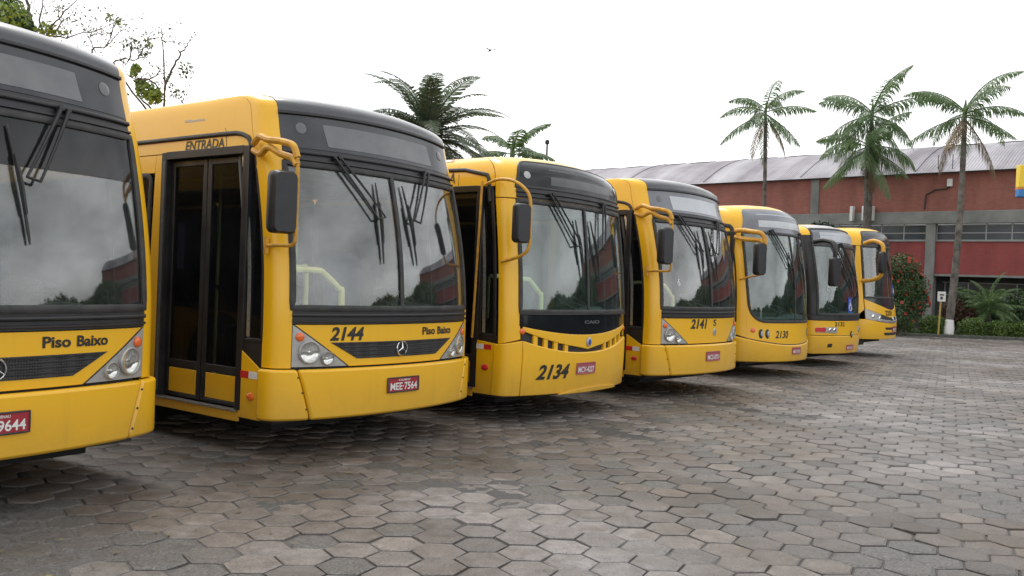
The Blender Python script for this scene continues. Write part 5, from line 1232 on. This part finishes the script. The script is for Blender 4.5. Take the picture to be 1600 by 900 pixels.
# palms behind the buses
a_ = ray_at(668, 214, 27.0)
palm('date_palm', 'bushy date palm rising behind bus 2144', (a_.x, a_.y, 0), (a_.x, a_.y, a_.z - .25), .26, 54, 41, 'palm_leaf_dark', L=3.0, leaf=.5, dead=0, hang=.12, width=.048, e_rng=(-25, 78))
a_ = ray_at(800, 255, 33.0)
palm('palm_tree', 'small drooping palm top behind bus 2134, right of the date palm', (a_.x, a_.y, 0), (a_.x, a_.y, a_.z), .13, 12, 51, 'palm_leaf', L=2.2, leaf=.6, dead=0, width=.06, e_rng=(-40, 75))
# sparse trees behind the nearest bus
def limb_tree(name, label, base_px, Y, limbs, tufts, seed, r0=.09):
    """tree whose main limbs pass through given points; twigs and leaf tufts grow from them"""
    q = np.random.default_rng(seed); g0 = ray_at(base_px[0], base_px[1], Y); base = np.array((g0.x, Y, 0.0)); root = empty(name, tuple(base)); tag(root, label, 'tree')
    MB().tube([(0, 0, 0), (.05, 0, g0.z * .5), (0, 0, g0.z)], [r0 * 1.6, r0 * 1.2, r0], 9).build('trunk', 'bark', root); br = MB(); ends = []
    for k, (r, pts) in enumerate(limbs):
        dp = q.uniform(-.6, .6); w = [np.array(ray_at(px, py, Y + dp * min(1, n_ / 2))) - base for n_, (px, py) in enumerate(pts)]
        sp_ = np.array(smooth_path(w, 5)); m_ = len(sp_); sp_ += q.normal(0, .012, sp_.shape); rr = [.75 * r * (1 - .78 * t / m_) for t in range(m_)]; br.tube([tuple(x) for x in sp_], rr, 6)
        for t in range(2, m_):
            if q.random() < .75:
                d = q.normal(size=3); d[2] = abs(d[2]) * .9; d /= np.linalg.norm(d); L = q.uniform(.15, .55); a = sp_[t]; p1 = a + d * L * .5 + q.normal(0, .03, 3); p2 = p1 + d * L * .5 + q.normal(0, .06, 3)
                br.tube([tuple(a), tuple(p1), tuple(p2)], [.006, .0045, .003], 4); ends += [p1, p2]
                d2 = d + q.normal(0, .6, 3); p3 = p1 + d2 / np.linalg.norm(d2) * L * .5; br.tube([tuple(p1), tuple(p3)], [.005, .003], 4); ends.append(p3)
    br.build('branches', 'bark', root); ends = np.array(ends); V, F = leaf_cloud(q, ends, np.full((len(ends), 3), .10), int(len(ends) * 1.5), .03); link('crown', fast_mesh('crown', V, F), 'leaf', root, False)
    for mat, n_, size, cl in tufts:
        C = [np.array(ray_at(px, py, Y + q.uniform(-.4, .4))) - base for px, py, r in cl]; Rr = [(r * Y / F_PX,) * 3 for px, py, r in cl]; V, F = leaf_cloud(q, C, Rr, n_, size); link('crown', fast_mesh('crown', V, F), mat, root, False)
    return root
limb_tree('leafy_tree', 'tree at the top left corner, dark foliage beside fine bare branches', (62, 110), 15.0,
          [(.07, [(62, 110), (50, 40), (44, 10), (40, -40)]), (.035, [(62, 110), (66, 60), (64, 25), (70, -10)]), (.03, [(64, 90), (74, 52), (96, 24), (124, -4)]), (.022, [(72, 56), (112, 57), (160, 44)]), (.02, [(66, 70), (92, 40), (90, 10)]), (.05, [(60, 110), (20, 60), (4, 20)])],
          [('leaf', 1700, .05, [(8, 18, 30), (30, 34, 22), (-10, 40, 30), (45, 48, 14), (18, 50, 20)]), ('leaf_light', 420, .042, [(20, 24, 26), (66, 46, 12), (80, 44, 14), (96, 48, 8), (60, 52, 10)])], 611, .1)
limb_tree('bare_tree', 'twiggy half-bare tree with one straight stem, over the roof of bus 2144', (250, 190), 16.5,
          [(.035, [(250, 190), (258, 150), (256, 95), (252, 42)]), (.035, [(256, 140), (270, 108), (282, 85), (292, 74), (297, 62)]), (.022, [(256, 150), (232, 124), (205, 122), (188, 96)]), (.03, [(250, 185), (214, 142), (240, 122), (262, 112)]),
           (.03, [(235, 180), (180, 100), (214, 94), (240, 80)]), (.02, [(200, 97), (206, 74), (205, 58)]), (.028, [(200, 150), (143, 84), (166, 70), (176, 48), (183, 28)]), (.016, [(150, 82), (140, 60), (152, 52), (164, 56)]), (.016, [(166, 70), (184, 54), (190, 44)]), (.016, [(214, 94), (226, 72), (232, 64)])],
          [('leaf_light', 800, .045, [(228, 142, 16), (240, 150, 14), (218, 130, 8), (212, 108, 9), (208, 116, 6)]), ('leaf_light', 130, .035, [(188, 34, 8), (186, 40, 6), (230, 68, 10), (170, 28, 8)]), ('leaf', 300, .035, [(284, 150, 14), (272, 142, 10), (290, 112, 14), (262, 124, 8), (210, 70, 10), (224, 82, 12)])], 612, .05)
# planting strip along the hall
strip = [(x, y) for x, y in ((13.2, 36.2), (60, 36.2), (60, 40.4), (13.2, 40.4))]
bed = link('planting_bed', mesh_from('planting_bed', [(x, y, .05) for x, y in strip] + [(x, y, -.02) for x, y in strip], [(0, 1, 2, 3), (0, 4, 5, 1), (1, 5, 6, 2), (2, 6, 7, 3), (3, 7, 4, 0)]), principled('soil', (.06, .05, .038), .95, noise=(6, 5), second=(.03, .045, .016), bump=(20, .6, .03)), None, False); tag(bed, kind='structure')
kb = MB().box(13.1, 60, 36.05, 36.19, -.02, .10).build('kerb', principled('kerb_concrete', (.12, .12, .11), .85, noise=(4, 5), second=(.05, .055, .04)), None, bevel=.015); tag(kb, kind='structure')
q = np.random.default_rng(5); n = 9000; gp = np.stack([q.uniform(13.2, 26, n), q.uniform(36.2, 38.5, n), np.full(n, .05)], 1); gd = q.normal(0, .04, (n, 3)); gd[:, 2] = q.uniform(.05, .14, n); gw = q.normal(0, .012, (n, 3)); gw[:, 2] = 0
gl = link('grass', fast_mesh('grass', np.stack([gp - gw, gp + gw, gp + gd], 1).reshape(-1, 3), np.arange(3 * n).reshape(-1, 3)), 'grass', None, False); tag(gl, 'low grass at the foot of the hedges', 'grass', kind='stuff')
p_ = on_ground(1424, 527)
bush('hibiscus_bush', 'tall bush with red flowers beside the farthest bus', (p_.x, p_.y + .9, 0), 71, [(-.2, 0, 1.0, .9, .6, .8), (.1, 0, 1.9, .95, .6, .8), (-.1, 0, 2.7, .8, .5, .6), (.6, .1, 1.4, .5, .4, .7), (-.5, 0, 2.2, .5, .4, .6)], 8000, .055, 'leaf', flowers=90)
def hx(px): return on_ground(px, 525).x
hedge('low clipped hedge under the flowering bush', hx(1400), hx(1440), 36.9, .78, .35, 81); hedge('bright round hedge clump left of the small yellow post', hx(1446), hx(1473), 36.7, .86, .3, 82)
hedge('clipped hedge just right of the white palm base', hx(1490), hx(1516), 36.8, .8, .35, 83); hedge('long clipped hedge before the small fan of palm leaves', hx(1521), hx(1568), 36.8, .78, .4, 84, 4200)
bush('dark_shrub', 'dark shrub at the right edge beside the hedge', (hx(1590), 37.2, 0), 72, [(0, 0, .7, .6, .5, .6), (.7, 0, .9, .8, .5, .7), (1.6, .2, .8, .8, .5, .7)], 5000, .055, 'leaf_dark')
bush('dark_shrub', 'reddish dark shrub behind the right palm trunk', (hx(1497), 38.0, 0), 73, [(0, 0, 1.0, .6, .4, .6), (.5, 0, .8, .5, .4, .5)], 3000, .06, leaf_mat('copper_leaf', (.05, .025, .02), (.10, .05, .03)))
a_ = on_ground(1540, 526)
palm('cycad', 'small palm with a fan of arching leaves above the long hedge', (a_.x, 37.8, 0), (a_.x, 37.8, .9), .12, 26, 91, 'palm_leaf', L=1.7, leaf=.34, dead=0, e_rng=(-5, 80), hang=.45, width=.024)
bush('leafy_shrub', 'loose dark green shrub against the hall behind the long hedge', (hx(1512) + .8, 39.3, 0), 75, [(0, 0, .9, .8, .5, .8), (.7, 0, 1.3, .7, .5, .8), (1.5, .1, 1.0, .8, .5, .8), (2.4, .1, 1.4, .7, .5, .7), (-.5, 0, 1.6, .5, .4, .5)], 5200, .07, 'leaf')
a_ = ray_at(1283, 340, 43.0)
bush('leafy_shrub', 'shrub top showing over bus 2132 against the brick wall', (a_.x, a_.y, 0), 74, [(0, 0, 4.4, .9, .6, .6), (-.6, 0, 4.1, .7, .5, .5), (.8, 0, 4.3, .7, .5, .5), (0, 0, 2.5, .9, .8, 1.5)], 4500, .1, 'leaf_dark')

# ------------------------------------------------------------------ small things
M['post_yellow'] = principled('worn_yellow_post', (.50, .36, .06), .6, noise=(9, 4), second=(.35, .27, .10)); M['sign_yellow'] = principled('sign_yellow', (.78, .55, .03), .4); M['sign_blue'] = principled('sign_blue', (.02, .16, .42), .4); M['sign_orange'] = principled('sign_orange', (.6, .2, .03), .4)
p_ = on_ground(1466, 526); sp_ = empty('sign_post', (p_.x, p_.y + .02, 0)); tag(sp_, 'slim yellow post with small white notice, left of the white palm base', 'sign')
MB().tube([(0, 0, 0), (.06, 0, 1.75)], .035, 8).build('post', 'post_yellow', sp_); nb = MB().box(-.11, .22, -.05, -.035, 1.42, 1.82).build('notice', 'white', sp_, bevel=.006)
MB().box(-.03, .15, -.054, -.0505, 1.66, 1.72).build('printed_bar', 'brown_ink', nb); MB().box(.0, .1, -.054, -.0505, 1.50, 1.62).build('printed_mark', 'brown_ink', nb)
a_ = ray_at(1591, 258, 30.0); c_ = ray_at(1591, 308, 30.0); y_ = 30.0
sg_ = empty('sign_board', (a_.x + 1.5, y_, 0)); tag(sg_, 'yellow and blue sign board cut by the right edge of the picture', 'sign')
h_ = a_.z - c_.z
MB().box(-1.5, 1.5, -.12, .12, c_.z + h_ * .30, a_.z).build('yellow_face', 'sign_yellow', sg_, bevel=.02); MB().box(-1.5, 1.5, -.122, .118, c_.z + h_ * .24, c_.z + h_ * .298).build('orange_stripe', 'sign_orange', sg_); MB().box(-1.5, 1.5, -.12, .12, c_.z, c_.z + h_ * .238).build('blue_base', 'sign_blue', sg_, bevel=.02)
MB().tube([(.2, .0, 0), (.2, .0, c_.z - .002)], .12, 12).build('post', 'concrete', sg_)
a_ = ray_at(766, 79, 30.0); bd_ = empty('bird', a_, R(25)); bd_.scale = (.85, .85, .85); tag(bd_, 'small dark bird flying above the buses', 'bird')
MB().tube([(0, -.16, 0), (0, -.06, .01), (0, .06, .01), (0, .14, 0), (0, .2, -.01)], [.012, .035, .04, .025, .01], 8).build('body', 'ink', bd_)
for sd in (-1, 1): MB().add([(sd * .02, -.06, .02), (sd * .02, .06, .02), (sd * .16, .05, .08), (sd * .16, -.05, .085), (sd * .32, .08, .03), (sd * .02, 0, .0), (sd * .16, 0, .06)], [(0, 1, 2, 3), (3, 2, 4), (0, 5, 1), (3, 6, 2), (1, 5, 6, 2), (0, 3, 6, 5), (3, 4, 6), (2, 6, 4)]).build('wing', 'ink', bd_)
a_ = ray_at(855, 226, 34.0); lp = empty('lamp_post', (a_.x, a_.y, 0)); tag(lp, 'thin dark pole tip showing above bus 2134', 'pole')
MB().tube([(0, 0, 0), (0, 0, a_.z)], [.07, .035], 8).build('pole', 'dark_wall', lp); MB().lathe([(.03, 0), (.09, .04), (.08, .16), (.001, .2)], (0, 0, a_.z), (0, 0, 1), 10).build('head', 'dark_wall', lp)
# wood to the right of the yard, seen only mirrored in the windscreens
q = np.random.default_rng(99); cl = []
for i in range(60):
    t = i / 59; cx, cy = 33 + 9 * t + q.uniform(-1.5, 1.5), 25 - 60 * t; hgt = 5.2 - 3.2 * min(1, t * 2.2) + .7 * math.sin(i * .55) + q.uniform(-.3, .4)
    cl.append((cx, cy, hgt * .45, 2.0, 1.9, hgt * .5)); cl.append((cx + 1, cy + q.uniform(-1, 1), hgt * .7, 1.6, 1.7, hgt * .25))
V, F = leaf_cloud(q, [c[:3] for c in cl], [c[3:] for c in cl], 42000, .3)
wd_ = link('wood', fast_mesh('wood', V, F), 'leaf', None, False); tag(wd_, 'belt of trees mirrored in the windscreens', 'wood', kind='stuff')
